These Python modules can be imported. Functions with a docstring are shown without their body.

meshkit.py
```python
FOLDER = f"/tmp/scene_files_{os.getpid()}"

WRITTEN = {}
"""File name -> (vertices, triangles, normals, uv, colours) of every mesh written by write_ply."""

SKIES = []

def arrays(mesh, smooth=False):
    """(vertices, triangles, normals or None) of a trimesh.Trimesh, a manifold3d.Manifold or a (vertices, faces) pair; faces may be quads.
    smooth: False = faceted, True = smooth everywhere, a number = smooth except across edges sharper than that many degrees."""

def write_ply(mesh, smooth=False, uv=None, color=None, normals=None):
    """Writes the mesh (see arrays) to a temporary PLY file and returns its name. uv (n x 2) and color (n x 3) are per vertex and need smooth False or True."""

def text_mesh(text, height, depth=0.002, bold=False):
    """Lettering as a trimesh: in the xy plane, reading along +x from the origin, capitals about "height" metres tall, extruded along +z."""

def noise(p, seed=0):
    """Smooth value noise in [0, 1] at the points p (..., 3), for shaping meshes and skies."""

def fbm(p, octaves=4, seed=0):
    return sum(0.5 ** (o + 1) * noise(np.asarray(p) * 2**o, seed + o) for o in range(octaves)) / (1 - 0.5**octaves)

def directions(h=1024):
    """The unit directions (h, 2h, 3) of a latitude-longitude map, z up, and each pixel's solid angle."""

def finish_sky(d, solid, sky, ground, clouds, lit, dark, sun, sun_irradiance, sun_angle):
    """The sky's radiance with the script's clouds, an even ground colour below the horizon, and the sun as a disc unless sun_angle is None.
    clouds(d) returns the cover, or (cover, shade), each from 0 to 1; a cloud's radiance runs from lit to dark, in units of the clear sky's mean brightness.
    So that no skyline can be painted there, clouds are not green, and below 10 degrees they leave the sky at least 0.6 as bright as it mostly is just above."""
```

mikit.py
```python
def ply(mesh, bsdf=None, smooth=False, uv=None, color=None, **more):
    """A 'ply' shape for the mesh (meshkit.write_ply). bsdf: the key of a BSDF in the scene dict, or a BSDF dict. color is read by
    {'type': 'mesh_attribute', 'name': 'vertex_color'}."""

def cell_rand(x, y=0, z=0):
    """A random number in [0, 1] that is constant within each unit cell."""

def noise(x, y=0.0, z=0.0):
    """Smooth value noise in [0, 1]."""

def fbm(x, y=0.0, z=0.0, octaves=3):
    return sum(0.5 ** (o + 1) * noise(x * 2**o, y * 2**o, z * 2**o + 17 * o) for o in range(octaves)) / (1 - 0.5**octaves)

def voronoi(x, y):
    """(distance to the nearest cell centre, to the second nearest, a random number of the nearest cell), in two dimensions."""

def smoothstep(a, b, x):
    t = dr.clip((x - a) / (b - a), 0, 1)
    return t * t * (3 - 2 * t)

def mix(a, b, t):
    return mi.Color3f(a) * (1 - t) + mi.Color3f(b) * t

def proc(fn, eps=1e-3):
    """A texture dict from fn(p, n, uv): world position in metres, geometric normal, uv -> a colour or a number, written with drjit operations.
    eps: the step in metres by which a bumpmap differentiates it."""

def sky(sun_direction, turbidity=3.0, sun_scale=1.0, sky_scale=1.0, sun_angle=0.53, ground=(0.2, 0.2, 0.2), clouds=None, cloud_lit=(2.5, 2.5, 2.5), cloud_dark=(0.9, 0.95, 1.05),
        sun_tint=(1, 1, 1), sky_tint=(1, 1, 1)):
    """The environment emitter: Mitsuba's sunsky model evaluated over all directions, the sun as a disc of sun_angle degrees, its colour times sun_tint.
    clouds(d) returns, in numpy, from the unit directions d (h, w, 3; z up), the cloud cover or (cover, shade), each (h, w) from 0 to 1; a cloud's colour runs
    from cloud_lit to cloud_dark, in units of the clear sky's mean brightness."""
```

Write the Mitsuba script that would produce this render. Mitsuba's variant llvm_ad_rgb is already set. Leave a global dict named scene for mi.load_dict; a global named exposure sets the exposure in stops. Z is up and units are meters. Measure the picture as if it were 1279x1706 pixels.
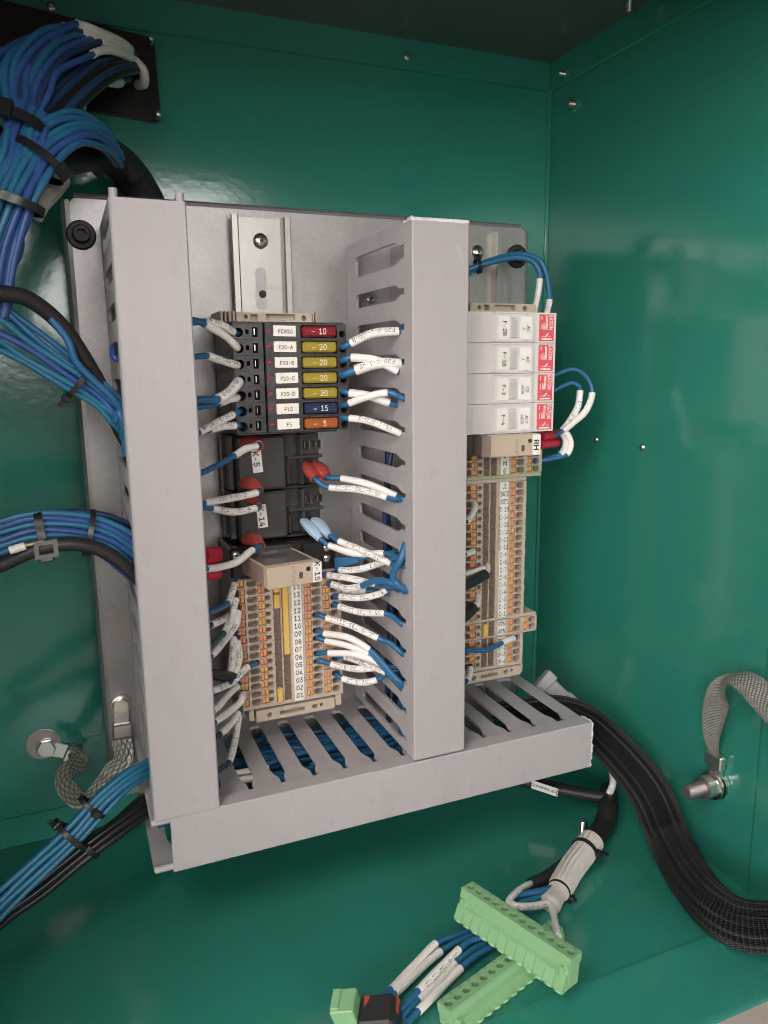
import math, random
import numpy as np
import trimesh
import drjit as dr
import mitsuba as mi
import mikit, meshkit
from shapely.geometry import Polygon, Point, box as sbox
from shapely import affinity

T = mi.ScalarTransform4f
MM = 0.001
scene, labels = {}, {}
rng = random.Random(7)
nrg = np.random.default_rng(7)

# ---------------------------------------------------------------- camera, light, exposure
CAM = np.array([-95.987, -460.274, -86.4]) * MM
FWD = np.array([0.376872, 0.907242, -0.186759])
UPV = np.array([0.081972, 0.168167, 0.982344])
scene['camera'] = {
    'type': 'perspective', 'fov': 53.5576, 'fov_axis': 'x', 'near_clip': 0.01, 'far_clip': 60.0,
    'to_world': T().look_at(origin=CAM.tolist(), target=(CAM + FWD).tolist(), up=UPV.tolist())}
exposure = 0.2


def quad_lamp(center, half_u, half_v, rgb):
    """A flat lamp: centre, two half edges (its face looks along half_u x half_v)."""
    c, u, v = (np.array(a, float) for a in (center, half_u, half_v))
    vv = np.array([c - u - v, c + u - v, c + u + v, c - u + v])
    return mikit.ply((vv, np.array([[0, 1, 2], [0, 2, 3]])), {'type': 'diffuse', 'reflectance': {'type': 'rgb', 'value': [0.6, 0.6, 0.6]}},
                     emitter={'type': 'area', 'radiance': {'type': 'rgb', 'value': list(rgb)}})


scene['room_light'] = {'type': 'constant', 'radiance': {'type': 'rgb', 'value': [0.20, 0.195, 0.19]}}
# tall window behind the photographer, in metres
scene['window_lamp'] = quad_lamp((0.12, -2.7, 0.37), (-0.50, 0, 0), (0, 0, 0.40), (7.2, 6.9, 6.7))
# wide workshop window to the left of the open cabinet
# wide workshop window to the left of the open cabinet: eight panes in a frame
_c, _u, _w = np.array((-1.30, -1.60, 0.14)), np.array((-0.50, 0.42, 0.0)), np.array((0, 0, 0.42))
for _i in range(4):
    for _j in range(2):
        _k = 'side_window__pane' + (f'_{_i * 2 + _j:03d}' if _i + _j else '')
        scene[_k] = quad_lamp(_c + _u * (-0.75 + 0.5 * _i) + _w * (-0.5 + _j), _u * 0.205, _w * 0.42, (8.4, 8.15, 7.9))
# lamp of the workshop, above and to the left in front of the open cabinet
scene['ceiling_lamp'] = quad_lamp((-0.42, -0.56, 0.34), (-0.15, 0.12, 0), (0.06, 0.075, 0.13), (9.4, 8.6, 8.2))
labels['side_window'] = {'label': 'wide workshop window to the left of the cabinet', 'category': 'window'}
labels['window_lamp'] = {'label': 'bright window behind the photographer', 'category': 'window'}
labels['ceiling_lamp'] = {'label': 'long ceiling lamp above the open cabinet', 'category': 'lamp'}

# ---------------------------------------------------------------- materials


def rgb(c):
    return {'type': 'rgb', 'value': [float(x) for x in c]}


def pr(name, c, rough=0.45, spec=0.5, metal=0.0, bump=None, scale=1.0, **k):
    base = c if isinstance(c, dict) else rgb(c)
    d = {'type': 'principled', 'base_color': base, 'roughness': rough, 'specular': spec, 'metallic': metal, **k}
    if bump is not None:
        d = {'type': 'bumpmap', 'arbitrary': bump, 'scale': scale, 'bsdf': d}
    scene[name] = d if 'spec_trans' in k else {'type': 'twosided', 'bsdf': d}


def peel(p, n, uv):
    return 0.000032 * mikit.fbm(p.x * 330, p.y * 330, p.z * 330, octaves=2) + 0.00010 * mikit.noise(p.x * 31 + 7, p.y * 31, p.z * 31)


def galv_col(p, n, uv):
    a = mikit.noise(p.x * 900, p.y * 900, p.z * 500)
    b = mikit.fbm(p.x * 60, p.y * 60, p.z * 40)
    return mikit.mix((0.28, 0.266, 0.262), (0.40, 0.38, 0.374), 0.35 * a + 0.65 * b)


def green_col(p, n, uv):
    b = mikit.fbm(p.x * 9, p.y * 9 + 3, p.z * 9)
    s = mikit.smoothstep(0.80, 0.90, mikit.noise(p.x * 260, p.y * 260, p.z * 260)) * 0.12
    return mikit.mix((0.026, 0.200, 0.150), (0.029, 0.217, 0.163), b) + mi.Color3f(0.10, 0.10, 0.09) * s * mikit.smoothstep(0.55, 0.75, mikit.noise(p.x * 30, p.y * 30, p.z * 30))


def duct_col(p, n, uv):
    g = mikit.noise(p.x * 1200, p.y * 1200, p.z * 30)
    b = mikit.fbm(p.x * 24, p.y * 24, p.z * 14)
    d = mikit.smoothstep(0.74, 0.86, mikit.noise(p.x * 330, p.y * 330, p.z * 120))
    w = mikit.smoothstep(0.66, 0.80, mikit.fbm(p.x * 55 + 3, p.y * 55, p.z * 21))
    sc = mikit.smoothstep(0.90, 0.95, mikit.noise(p.x * 620 + p.z * 210, p.y * 620, p.z * 34)) * mikit.smoothstep(0.45, 0.7, mikit.noise(p.x * 18, p.y * 18, p.z * 12 + 5))
    return mikit.mix((0.372, 0.348, 0.350), (0.397, 0.371, 0.373), 0.3 * g + 0.7 * b) * (1 - 0.05 * d - 0.045 * w + 0.10 * sc)


def weave_k(uv):
    a, b = uv.x * 40 + uv.y * 0.26, uv.x * 40 - uv.y * 0.26
    return dr.sin(a * 6.2832) * dr.sin(b * 6.2832)


def weave(p, n, uv):
    return 0.0006 * weave_k(uv)


def weave_col(p, n, uv):
    return mikit.mix((0.004, 0.005, 0.005), (0.045, 0.048, 0.046), mikit.smoothstep(0.30, 0.85, weave_k(uv)))


def braid_k(uv):
    a, b = uv.x * 11 + uv.y * 0.16, uv.x * 11 - uv.y * 0.16
    return dr.abs(dr.sin(a * 3.1416)) * dr.abs(dr.sin(b * 3.1416))


def braid(p, n, uv):
    return 0.0012 * braid_k(uv)


def braid_col(p, n, uv):
    k = mikit.noise(p.x * 1500, p.y * 1500, p.z * 1500)
    return mikit.mix((0.40, 0.37, 0.31), (0.95, 0.90, 0.80), mikit.smoothstep(0.05, 0.6, braid_k(uv)) * (0.7 + 0.3 * k))


def braid_k2(uv):
    a, b = uv.x * 22 + uv.y * 0.42, uv.x * 22 - uv.y * 0.42
    return dr.abs(dr.sin(a * 3.1416)) * dr.abs(dr.sin(b * 3.1416))


def braid_flat(p, n, uv):
    return 0.0006 * braid_k2(uv)


def braid_flat_col(p, n, uv):
    k = mikit.noise(p.x * 700, p.y * 700, p.z * 700)
    return mikit.mix((0.15, 0.145, 0.13), (0.78, 0.75, 0.68), mikit.smoothstep(0.05, 0.8, braid_k2(uv)) * (0.45 + 0.55 * k))


def ribbed(p, n, uv):
    return 0.0004 * dr.sin(uv.x * 17 * 6.2832)


def dust_black(p, n, uv):
    k = mikit.fbm(p.x * 150, p.y * 150, p.z * 150)
    return mikit.mix((0.022, 0.020, 0.020), (0.050, 0.046, 0.045), mikit.smoothstep(0.35, 0.75, k))


def beige_col(p, n, uv):
    k = mikit.noise(p.x * 700, p.y * 700, p.z * 700)
    return mikit.mix((0.455, 0.37, 0.30), (0.52, 0.43, 0.355), k)


P_ = mikit.proc
pr('green_paint', P_(green_col), 0.14, 0.75, bump=P_(peel, 2e-4))
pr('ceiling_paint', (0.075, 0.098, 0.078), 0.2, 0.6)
pr('galvanised', P_(galv_col), 0.40, 0.5, 0.65)
pr('zinc', (0.36, 0.345, 0.32), 0.32, 0.5, 0.7)
pr('steel', (0.66, 0.64, 0.60), 0.22, 0.5, 1.0)
pr('dull_steel', (0.27, 0.235, 0.24), 0.42, 0.5, 0.8)
pr('bare_metal', (0.42, 0.37, 0.345), 0.45, 0.5, 0.6)
pr('tinned_lug', (0.72, 0.70, 0.66), 0.26, 0.5, 0.95)
pr('braided_metal', P_(braid_col), 0.30, 0.5, 0.5, bump=P_(braid, 1e-4))
pr('braided_flat', P_(braid_flat_col), 0.38, 0.5, 0.6, bump=P_(braid_flat, 1e-4))
pr('duct_grey', P_(duct_col), 0.42, 0.45)
pr('cut_edge', (0.70, 0.66, 0.64), 0.7)
pr('black_plastic', P_(dust_black), 0.36, 0.5)
pr('black_gloss', (0.017, 0.016, 0.016), 0.20, 0.5)
pr('black_rubber', (0.018, 0.017, 0.017), 0.50, 0.4)
pr('heatshrink', (0.022, 0.021, 0.021), 0.42, 0.5)
pr('relay_black', (0.050, 0.047, 0.047), 0.24, 0.5)
pr('hollow', (0.10, 0.085, 0.075), 0.7, 0.2)
pr('beige', P_(beige_col), 0.42, 0.45)
pr('beige_earth', (0.41, 0.405, 0.27), 0.42, 0.45)
pr('stop_beige', (0.48, 0.405, 0.325), 0.45, 0.45)
pr('lever_a', (0.70, 0.32, 0.13), 0.36)
pr('lever_b', (0.70, 0.28, 0.145), 0.36)
pr('lever_c', (0.69, 0.35, 0.115), 0.36)
pr('bridge_brown', (0.17, 0.12, 0.095), 0.5)
pr('jumper_yellow', (0.68, 0.45, 0.11), 0.4)
pr('label_white', (0.78, 0.75, 0.69), 0.5)
pr('ink', (0.022, 0.021, 0.022), 0.6)
pr('ink_faint', (0.22, 0.20, 0.18), 0.6)
pr('print_white', (0.80, 0.78, 0.74), 0.5)
pr('wire_blue', (0.024, 0.120, 0.255), 0.36)
pr('wire_blue_violet', (0.034, 0.085, 0.27), 0.36)
pr('wire_blue_teal', (0.022, 0.145, 0.255), 0.36)
pr('wire_navy', (0.020, 0.045, 0.11), 0.38)
pr('wire_teal', (0.008, 0.055, 0.055), 0.4)
pr('sleeve_white', (0.76, 0.725, 0.69), 0.42)
pr('boot_red', (0.36, 0.060, 0.048), 0.26, 0.5)
pr('boot_crimson', (0.50, 0.025, 0.055), 0.28, 0.5)
pr('boot_clear_blue', (0.40, 0.53, 0.66), 0.2, 0.5)
pr('fuse_red', (0.22, 0.016, 0.026), 0.14)
pr('fuse_yellow', (0.33, 0.255, 0.035), 0.14)
pr('fuse_blue', (0.024, 0.034, 0.080), 0.14)
pr('fuse_orange', (0.36, 0.095, 0.025), 0.14)
pr('led_red', (0.55, 0.02, 0.06), 0.2)
pr('breaker_white', (0.66, 0.615, 0.595), 0.36)
pr('breaker_shade', (0.50, 0.465, 0.45), 0.4)
pr('breaker_red', (0.66, 0.085, 0.105), 0.42)
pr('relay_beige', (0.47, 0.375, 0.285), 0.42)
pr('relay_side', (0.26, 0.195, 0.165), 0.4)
pr('relay_cover', (0.13, 0.115, 0.11), 0.10, 0.6, clearcoat=1.0, clearcoat_gloss=0.97)
pr('connector_green', (0.235, 0.44, 0.225), 0.42)
pr('connector_dark', (0.055, 0.19, 0.06), 0.5)
pr('mesh_sleeve', P_(weave_col), 0.32, 0.5, bump=P_(weave, 1e-4))
pr('ribbed_sleeve', (0.62, 0.59, 0.53), 0.5, bump=P_(ribbed, 1e-4))
pr('concrete', (0.78, 0.66, 0.58), 0.8)
pr('gold_wire', (0.75, 0.60, 0.33), 0.3, 0.5, 0.9)
pr('tie_black', (0.014, 0.014, 0.015), 0.3, 0.5)
pr('tie_clip_grey', (0.15, 0.15, 0.15), 0.35, 0.5)

# ---------------------------------------------------------------- scene entries


def num(name):
    k, n = name, 0
    while k in scene or k in labels or k in used:
        n += 1
        k = f'{name}_{n:03d}'
    used.add(k)
    return k


used = set()


def thing(name, label, cat, group=None):
    k = num(name)
    labels[k] = {'label': label, 'category': cat}
    if group:
        labels[k]['group'] = group
    return k


def fix(mesh):
    v, f = mesh
    return np.asarray(v, float) * MM, np.asarray(f, int)


def part(parent, name, mesh, mat, smooth=30, label=None, uv=None):
    k = num(parent + '__' + name)
    scene[k] = mikit.ply(fix(mesh), mat, smooth=True if uv is not None else smooth, uv=uv)
    if label:
        labels[k] = {'label': label}
    return k


def reuse(parent, name, like, shift):
    """Another copy of the entry "like", moved by shift (mm)."""
    k = num(parent + '__' + name)
    scene[k] = {**scene[like], 'to_world': T().translate([float(s) * MM for s in shift])}
    return k


def single(name, mesh, mat, label, cat, group=None, smooth=30):
    k = thing(name, label, cat, group)
    scene[k] = mikit.ply(fix(mesh), mat, smooth=smooth)
    return k


def struct(name, mesh, mat, smooth=False, label=None):
    k = num(name)
    scene[k] = mikit.ply(fix(mesh), mat, smooth=smooth)
    labels[k] = {'label': label or name.replace('_', ' '), 'category': name.replace('_', ' '), 'kind': 'structure'}
    return k


ORD = ('lowest', 'second', 'third', 'fourth', 'fifth', 'sixth', 'seventh', 'eighth', 'ninth', 'tenth', 'eleventh', 'twelfth', 'thirteenth', 'fourteenth', 'fifteenth', 'sixteenth', 'seventeenth', 'eighteenth', 'nineteenth', 'twentieth')

# ---------------------------------------------------------------- meshes (in mm)


def join(ms):
    vs, fs, o = [], [], 0
    for v, f in ms:
        vs.append(np.asarray(v, float)); fs.append(np.asarray(f, int) + o); o += len(v)
    return np.vstack(vs), np.vstack(fs)


def tm(m):
    return np.array(m.vertices), np.array(m.faces)


def hull(pts):
    return tm(trimesh.convex.convex_hull(np.asarray(pts, float)))


_HB = {}


def cb(x0, x1, y0, y1, z0, z1, b=0.3):
    """A box with chamfered edges."""
    c = np.array([(x0 + x1) / 2, (y0 + y1) / 2, (z0 + z1) / 2])
    h = np.array([abs(x1 - x0), abs(y1 - y0), abs(z1 - z0)]) / 2
    b = min(b, 0.45 * h.min())
    key = tuple(np.round([*h, b], 4))
    if key not in _HB:
        p = []
        for s in np.ndindex(2, 2, 2):
            s = np.array(s) * 2 - 1
            for k in range(3):
                q = h - b
                q[k] = h[k]
                p.append(s * q)
        _HB[key] = hull(p)
    v, f = _HB[key]
    return v + c, f


def xf(mesh, M, o=(0, 0, 0)):
    """Local coordinates to the columns of M."""
    v, f = mesh
    M = np.asarray(M, float)
    f = np.asarray(f)
    if np.linalg.det(M) < 0:
        f = f[:, ::-1]
    return np.asarray(v) @ M.T + np.asarray(o, float), f


def extr(poly, z0, z1):
    poly = poly if hasattr(poly, 'exterior') else Polygon(poly)
    v, f = tm(trimesh.creation.extrude_polygon(poly, z1 - z0, engine='earcut'))
    return v + [0, 0, z0], f


MX = np.array([[0, 0, 1.0], [1, 0, 0], [0, 1, 0]])     # local (a, b, c) -> (x=c, y=a, z=b)
MY = np.array([[1.0, 0, 0], [0, 0, 1], [0, 1, 0]])     # local (a, b, c) -> (x=a, y=c, z=b)


def ex_x(poly, x0, x1):
    return xf(extr(poly, x0, x1), MX)


def ex_y(poly, y0, y1):
    return xf(extr(poly, y0, y1), MY)


def unit(v):
    v = np.asarray(v, float)
    return v / max(np.linalg.norm(v), 1e-9)


def rod(p0, p1, r, r1=None, n=16, bev=0.0):
    """A cylinder or cone from p0 to p1 with an optional bevel at the p1 end."""
    p0, p1 = np.asarray(p0, float), np.asarray(p1, float)
    r1 = r if r1 is None else r1
    t = unit(p1 - p0)
    a = unit(np.cross(t, [0.31, 0.2, 0.93]))
    b = np.cross(t, a)
    L = np.linalg.norm(p1 - p0)
    prof = [(0, 0), (r, 0), (r1, L - bev), (max(r1 - bev, 0.01), L), (0, L)] if bev else [(0, 0), (r, 0), (r1, L), (0, L)]
    return lathe(prof, p0, t, a, b, n)


def lathe(prof, o, t, a=None, b=None, n=20):
    t = unit(t)
    if a is None:
        a = unit(np.cross(t, [0.31, 0.2, 0.93])); b = np.cross(t, a)
    ang = np.arange(n) * 2 * np.pi / n
    ring = np.cos(ang)[:, None] * a + np.sin(ang)[:, None] * b
    v = np.vstack([np.asarray(o, float) + t * h + ring * r for r, h in prof])
    m = len(prof)
    i, j = np.meshgrid(np.arange(m - 1), np.arange(n), indexing='ij')
    q = np.stack([i * n + j, i * n + (j + 1) % n, (i + 1) * n + (j + 1) % n, (i + 1) * n + j], -1).reshape(-1, 4)
    f = np.vstack([q[:, [0, 1, 2]], q[:, [0, 2, 3]]])
    keep = []
    tri = v[f]
    area = np.linalg.norm(np.cross(tri[:, 1] - tri[:, 0], tri[:, 2] - tri[:, 0]), axis=1)
    return v, f[area > 1e-9]


def spline(pts, k=7, s0=None, s1=None):
    """Catmull-Rom through the control points; s0, s1: from which to which control point (may be fractions)."""
    p = np.asarray(pts, float)
    n = len(p)
    q = np.vstack([2 * p[0] - p[1], p, 2 * p[-1] - p[-2]])
    s0 = 0.0 if s0 is None else s0
    s1 = n - 1.0 if s1 is None else s1
    s = np.linspace(s0, s1, max(3, int(round((s1 - s0) * k)) + 1))
    i = np.clip(np.floor(s).astype(int), 0, n - 2)
    t = (s - i)[:, None]
    a, b, c, d = q[i], q[i + 1], q[i + 2], q[i + 3]
    return 0.5 * (2 * b + (c - a) * t + (2 * a - 5 * b + 4 * c - d) * t ** 2 + (3 * b - a - 3 * c + d) * t ** 3)


def frames(p, up=None):
    t = np.gradient(p, axis=0)
    t /= np.linalg.norm(t, axis=1, keepdims=True) + 1e-12
    if up is not None:
        up = np.broadcast_to(np.asarray(up, float), p.shape)
        b = up - (up * t).sum(1, keepdims=True) * t
        b /= np.linalg.norm(b, axis=1, keepdims=True) + 1e-12
        return t, np.cross(b, t), b
    a = np.zeros_like(p)
    a[0] = unit(np.cross(t[0], [0.3, 0.25, 0.92]))
    for i in range(1, len(p)):
        a[i] = unit(a[i - 1] - t[i] * (a[i - 1] @ t[i]))
    return t, a, np.cross(t, a)


def sweep(p, ra, rb=None, up=None, n=10, uv=False, caps=True):
    """A tube of elliptic section along the points p; with uv: u around, v along in mm."""
    p = np.asarray(p, float)
    m = len(p)
    ra = np.broadcast_to(ra, (m,)); rb = ra if rb is None else np.broadcast_to(rb, (m,))
    t, a, b = frames(p, up)
    nn = n + 1 if uv else n
    ang = np.arange(nn) * 2 * np.pi / n
    v = p[:, None] + (ra[:, None] * np.cos(ang))[..., None] * a[:, None] + (rb[:, None] * np.sin(ang))[..., None] * b[:, None]
    i, j = np.meshgrid(np.arange(m - 1), np.arange(n), indexing='ij')
    q = np.stack([i * nn + j, i * nn + (j + 1) % nn, (i + 1) * nn + (j + 1) % nn, (i + 1) * nn + j], -1).reshape(-1, 4)
    f = np.vstack([q[:, [0, 1, 2]], q[:, [0, 2, 3]]])
    v = v.reshape(-1, 3)
    U = None
    if uv:
        L = np.concatenate([[0], np.cumsum(np.linalg.norm(np.diff(p, axis=0), axis=1))])
        U = np.stack([np.broadcast_to(ang / (2 * np.pi), (m, nn)), np.broadcast_to(L[:, None], (m, nn))], -1).reshape(-1, 2)
    if caps:
        for e, flip in ((0, True), (m - 1, False)):
            ring = v[e * nn:e * nn + n]
            o = len(v)
            v = np.vstack([v, ring, p[e:e + 1]])
            c = np.array([[o + k, o + (k + 1) % n, o + n] for k in range(n)])
            f = np.vstack([f, c[:, ::-1] if flip else c])
            if uv:
                U = np.vstack([U, U[e * nn:e * nn + n], U[e * nn:e * nn + 1]])
    return (v, f, U) if uv else (v, f)


_TX = {}


def flat_text(txt, h, bold=False):
    key = (txt, h, bold)
    if key not in _TX:
        m = meshkit.text_mesh(txt, 1.0, 0.02, bold)
        v = np.array(m.vertices)
        f = np.array(m.faces)
        f = f[(v[f][:, :, 2] > 0.01).all(1)]
        k, inv = np.unique(f, return_inverse=True)
        v = v[k]
        v[:, 0] -= v[:, 0].min()
        _TX[key] = (v * [h, h, 0], inv.reshape(-1, 3))
    return _TX[key]


def text(txt, h, center, xd, yd, bold=False, sx=1.0, lift=0.08):
    """Printed lettering: centre, reading direction, up direction."""
    v, f = flat_text(txt, h, bold)
    w = v[:, 0].max()
    xd, yd = unit(xd), unit(yd)
    nd = np.cross(xd, yd)
    v = np.asarray(center, float) + nd * lift + np.outer((v[:, 0] - w / 2) * sx, xd) + np.outer(v[:, 1] - h / 2, yd)
    return v, f


def sleeve_print(p, r, txt, h, flip, view=(-0.28, -0.9, 0.34)):
    """Lettering wrapped round a sleeve that runs along the points p."""
    v, f = flat_text(txt, h)
    L = np.concatenate([[0], np.cumsum(np.linalg.norm(np.diff(p, axis=0), axis=1))])
    w = v[:, 0].max()
    sx = min(1.0, 0.86 * L[-1] / w)
    t, a, b = frames(p, view)
    s = L[-1] / 2 + (v[:, 0] - w / 2) * sx * (-1 if flip else 1)
    ang = (v[:, 1] - h / 2) / r * (-1 if flip else 1)
    C = np.stack([np.interp(s, L, p[:, k]) for k in range(3)], 1)
    A = np.stack([np.interp(s, L, a[:, k]) for k in range(3)], 1)
    B = np.stack([np.interp(s, L, b[:, k]) for k in range(3)], 1)
    # reading direction t, outward b, so letters' up is b x t = a
    return C + (r + 0.06) * (np.cos(ang)[:, None] * B + np.sin(ang)[:, None] * A), f


FRONT = dict(xd=(1, 0, 0), yd=(0, 0, 1))     # lettering on faces that look to -y, upright
DOWN = dict(xd=(0, 0, -1), yd=(1, 0, 0))     # turned clockwise, reading downwards


def wire(path, label, group=None, cat='wire', sleeves=(), r=1.55, sr=1.98, col='wire_blue', boots=(), name='wire', n=9, ins=True):
    """A wire with marker sleeves [(from, to, text, flipped)] and boots, all in control point numbers."""
    k = thing(name, label, cat, group)
    if ins:
        part(k, 'insulation', sweep(spline(path), r, n=n), col, 60)
    for s in sleeves:
        a, b, t, fl = s[:4]
        p = spline(path, 9, a, b)
        wob = sr * (1 + 0.03 * np.sin(np.linspace(0, 9, len(p)) + a))
        sk = part(k, 'sleeve', sweep(p, wob, n=12), 'sleeve_white', 50)
        if t:
            part(sk, 'print', sleeve_print(spline(path, 40, a, b), sr * 1.03, t, 2.2, fl), 'ink', False)
    for a, b, mat, br in boots:
        p = spline(path, 9, a, b)
        t, a_, b_ = frames(p, (0.2, -0.9, 0.3))
        pts = []
        for q, rr in ((0, br * .82), (.3, br), (.62, br * .95), (.86, br * .66)):
            i = int(round(q * (len(p) - 1)))
            e = np.arange(16) * np.pi / 8
            for dz, f in ((-.55, .8), (0, 1.0), (.55, .8)):
                sq = (np.abs(np.cos(e)) ** 4 + np.abs(np.sin(e)) ** 4) ** -.25
                pts.append(p[i] + t[i] * dz * rr * .6 + (np.cos(e) * sq)[:, None] * a_[i] * rr * f + (np.sin(e) * sq)[:, None] * b_[i] * rr * f * .62)
        part(k, 'boot', hull(np.vstack(pts)), mat, 45)
        e0, ax = p[-1], unit(p[-1] - p[-4])
        part(k, 'boot_collar', lathe([(br * .5, -br * .9), (br * .66, -br * .8), (br * .70, 0), (br * .55, .15), (br * .5, -br * .4), (0, -br * .4)], e0, ax, n=16), mat, 35)
    return k


def ziptie(center, axis, ra, rb, label, up=(0, -1, 0.2), head=0.25, w=2.2, group=None, tail=0, mat='tie_black', th=0.7):
    """A cable tie round a bundle: band, head and, if tail > 0, a cut end."""
    k = thing('cable_tie', label, 'cable tie', group)
    t = unit(axis)
    b = unit(np.asarray(up, float) - t * (np.asarray(up, float) @ t)); a = np.cross(b, t)
    ang = np.linspace(0, 2 * np.pi, 33)[:-1]
    c = np.asarray(center, float)
    vs = []
    for rr, ww in ((0, -w / 2), (th, -w / 2), (th, w / 2), (0, w / 2)):
        vs.append(c + t * ww + np.outer((ra + rr) * np.cos(ang), a) + np.outer((rb + rr) * np.sin(ang), b))
    v = np.vstack(vs)
    fs = []
    for q in range(4):
        for i in range(32):
            j = (i + 1) % 32; q2 = (q + 1) % 4
            fs += [[q * 32 + i, q * 32 + j, q2 * 32 + j], [q * 32 + i, q2 * 32 + j, q2 * 32 + i]]
    part(k, 'band', (v, np.array(fs)), mat, 40)
    h0 = head * 2 * np.pi
    od = unit(np.cos(h0) * a * rb + np.sin(h0) * b * ra)
    hc = c + a * (ra + 1.2) * np.cos(h0) + b * (rb + 1.2) * np.sin(h0)
    td = np.cross(t, od)
    M = np.stack([t, td, od], 1)
    part(k, 'head', xf(cb(-w * .85, w * .85, -w * .9, w * .9, -1.2, 1.6, 0.4), M, hc), mat)
    if tail:
        part(k, 'tail', xf(cb(-w * .45, w * .45, -0.5, 0.5, 0, tail, 0.15), M, hc + od * 1.2 + td * w * .5), mat)
    return k


def bundle(path, offs, label, group, r=1.6, cols=('wire_blue', 'wire_blue_violet', 'wire_blue_teal'), up=(0, -1, 0.15), jit=0.5, seed=1, name='wire', k=6, spread=None):
    """Wires side by side along one path; offs: (across, towards the viewer) in mm for each wire."""
    g = random.Random(seed)
    p = np.asarray(path, float)
    t, a, b = frames(p, up)
    spread = np.ones(len(p)) if spread is None else np.asarray(spread, float)
    out = []
    for i, (u, w) in enumerate(offs):
        q = p + a * (u * spread)[:, None] + b * (w * spread)[:, None]
        q = q + np.array([[g.uniform(-jit, jit) for _ in range(3)] for _ in p])
        kk = thing(name, label, 'wire', group)
        scene[kk] = mikit.ply(fix(sweep(spline(q, k), r, n=8)), cols[g.randrange(len(cols))], smooth=60)
        out.append(kk)
    return out


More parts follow.
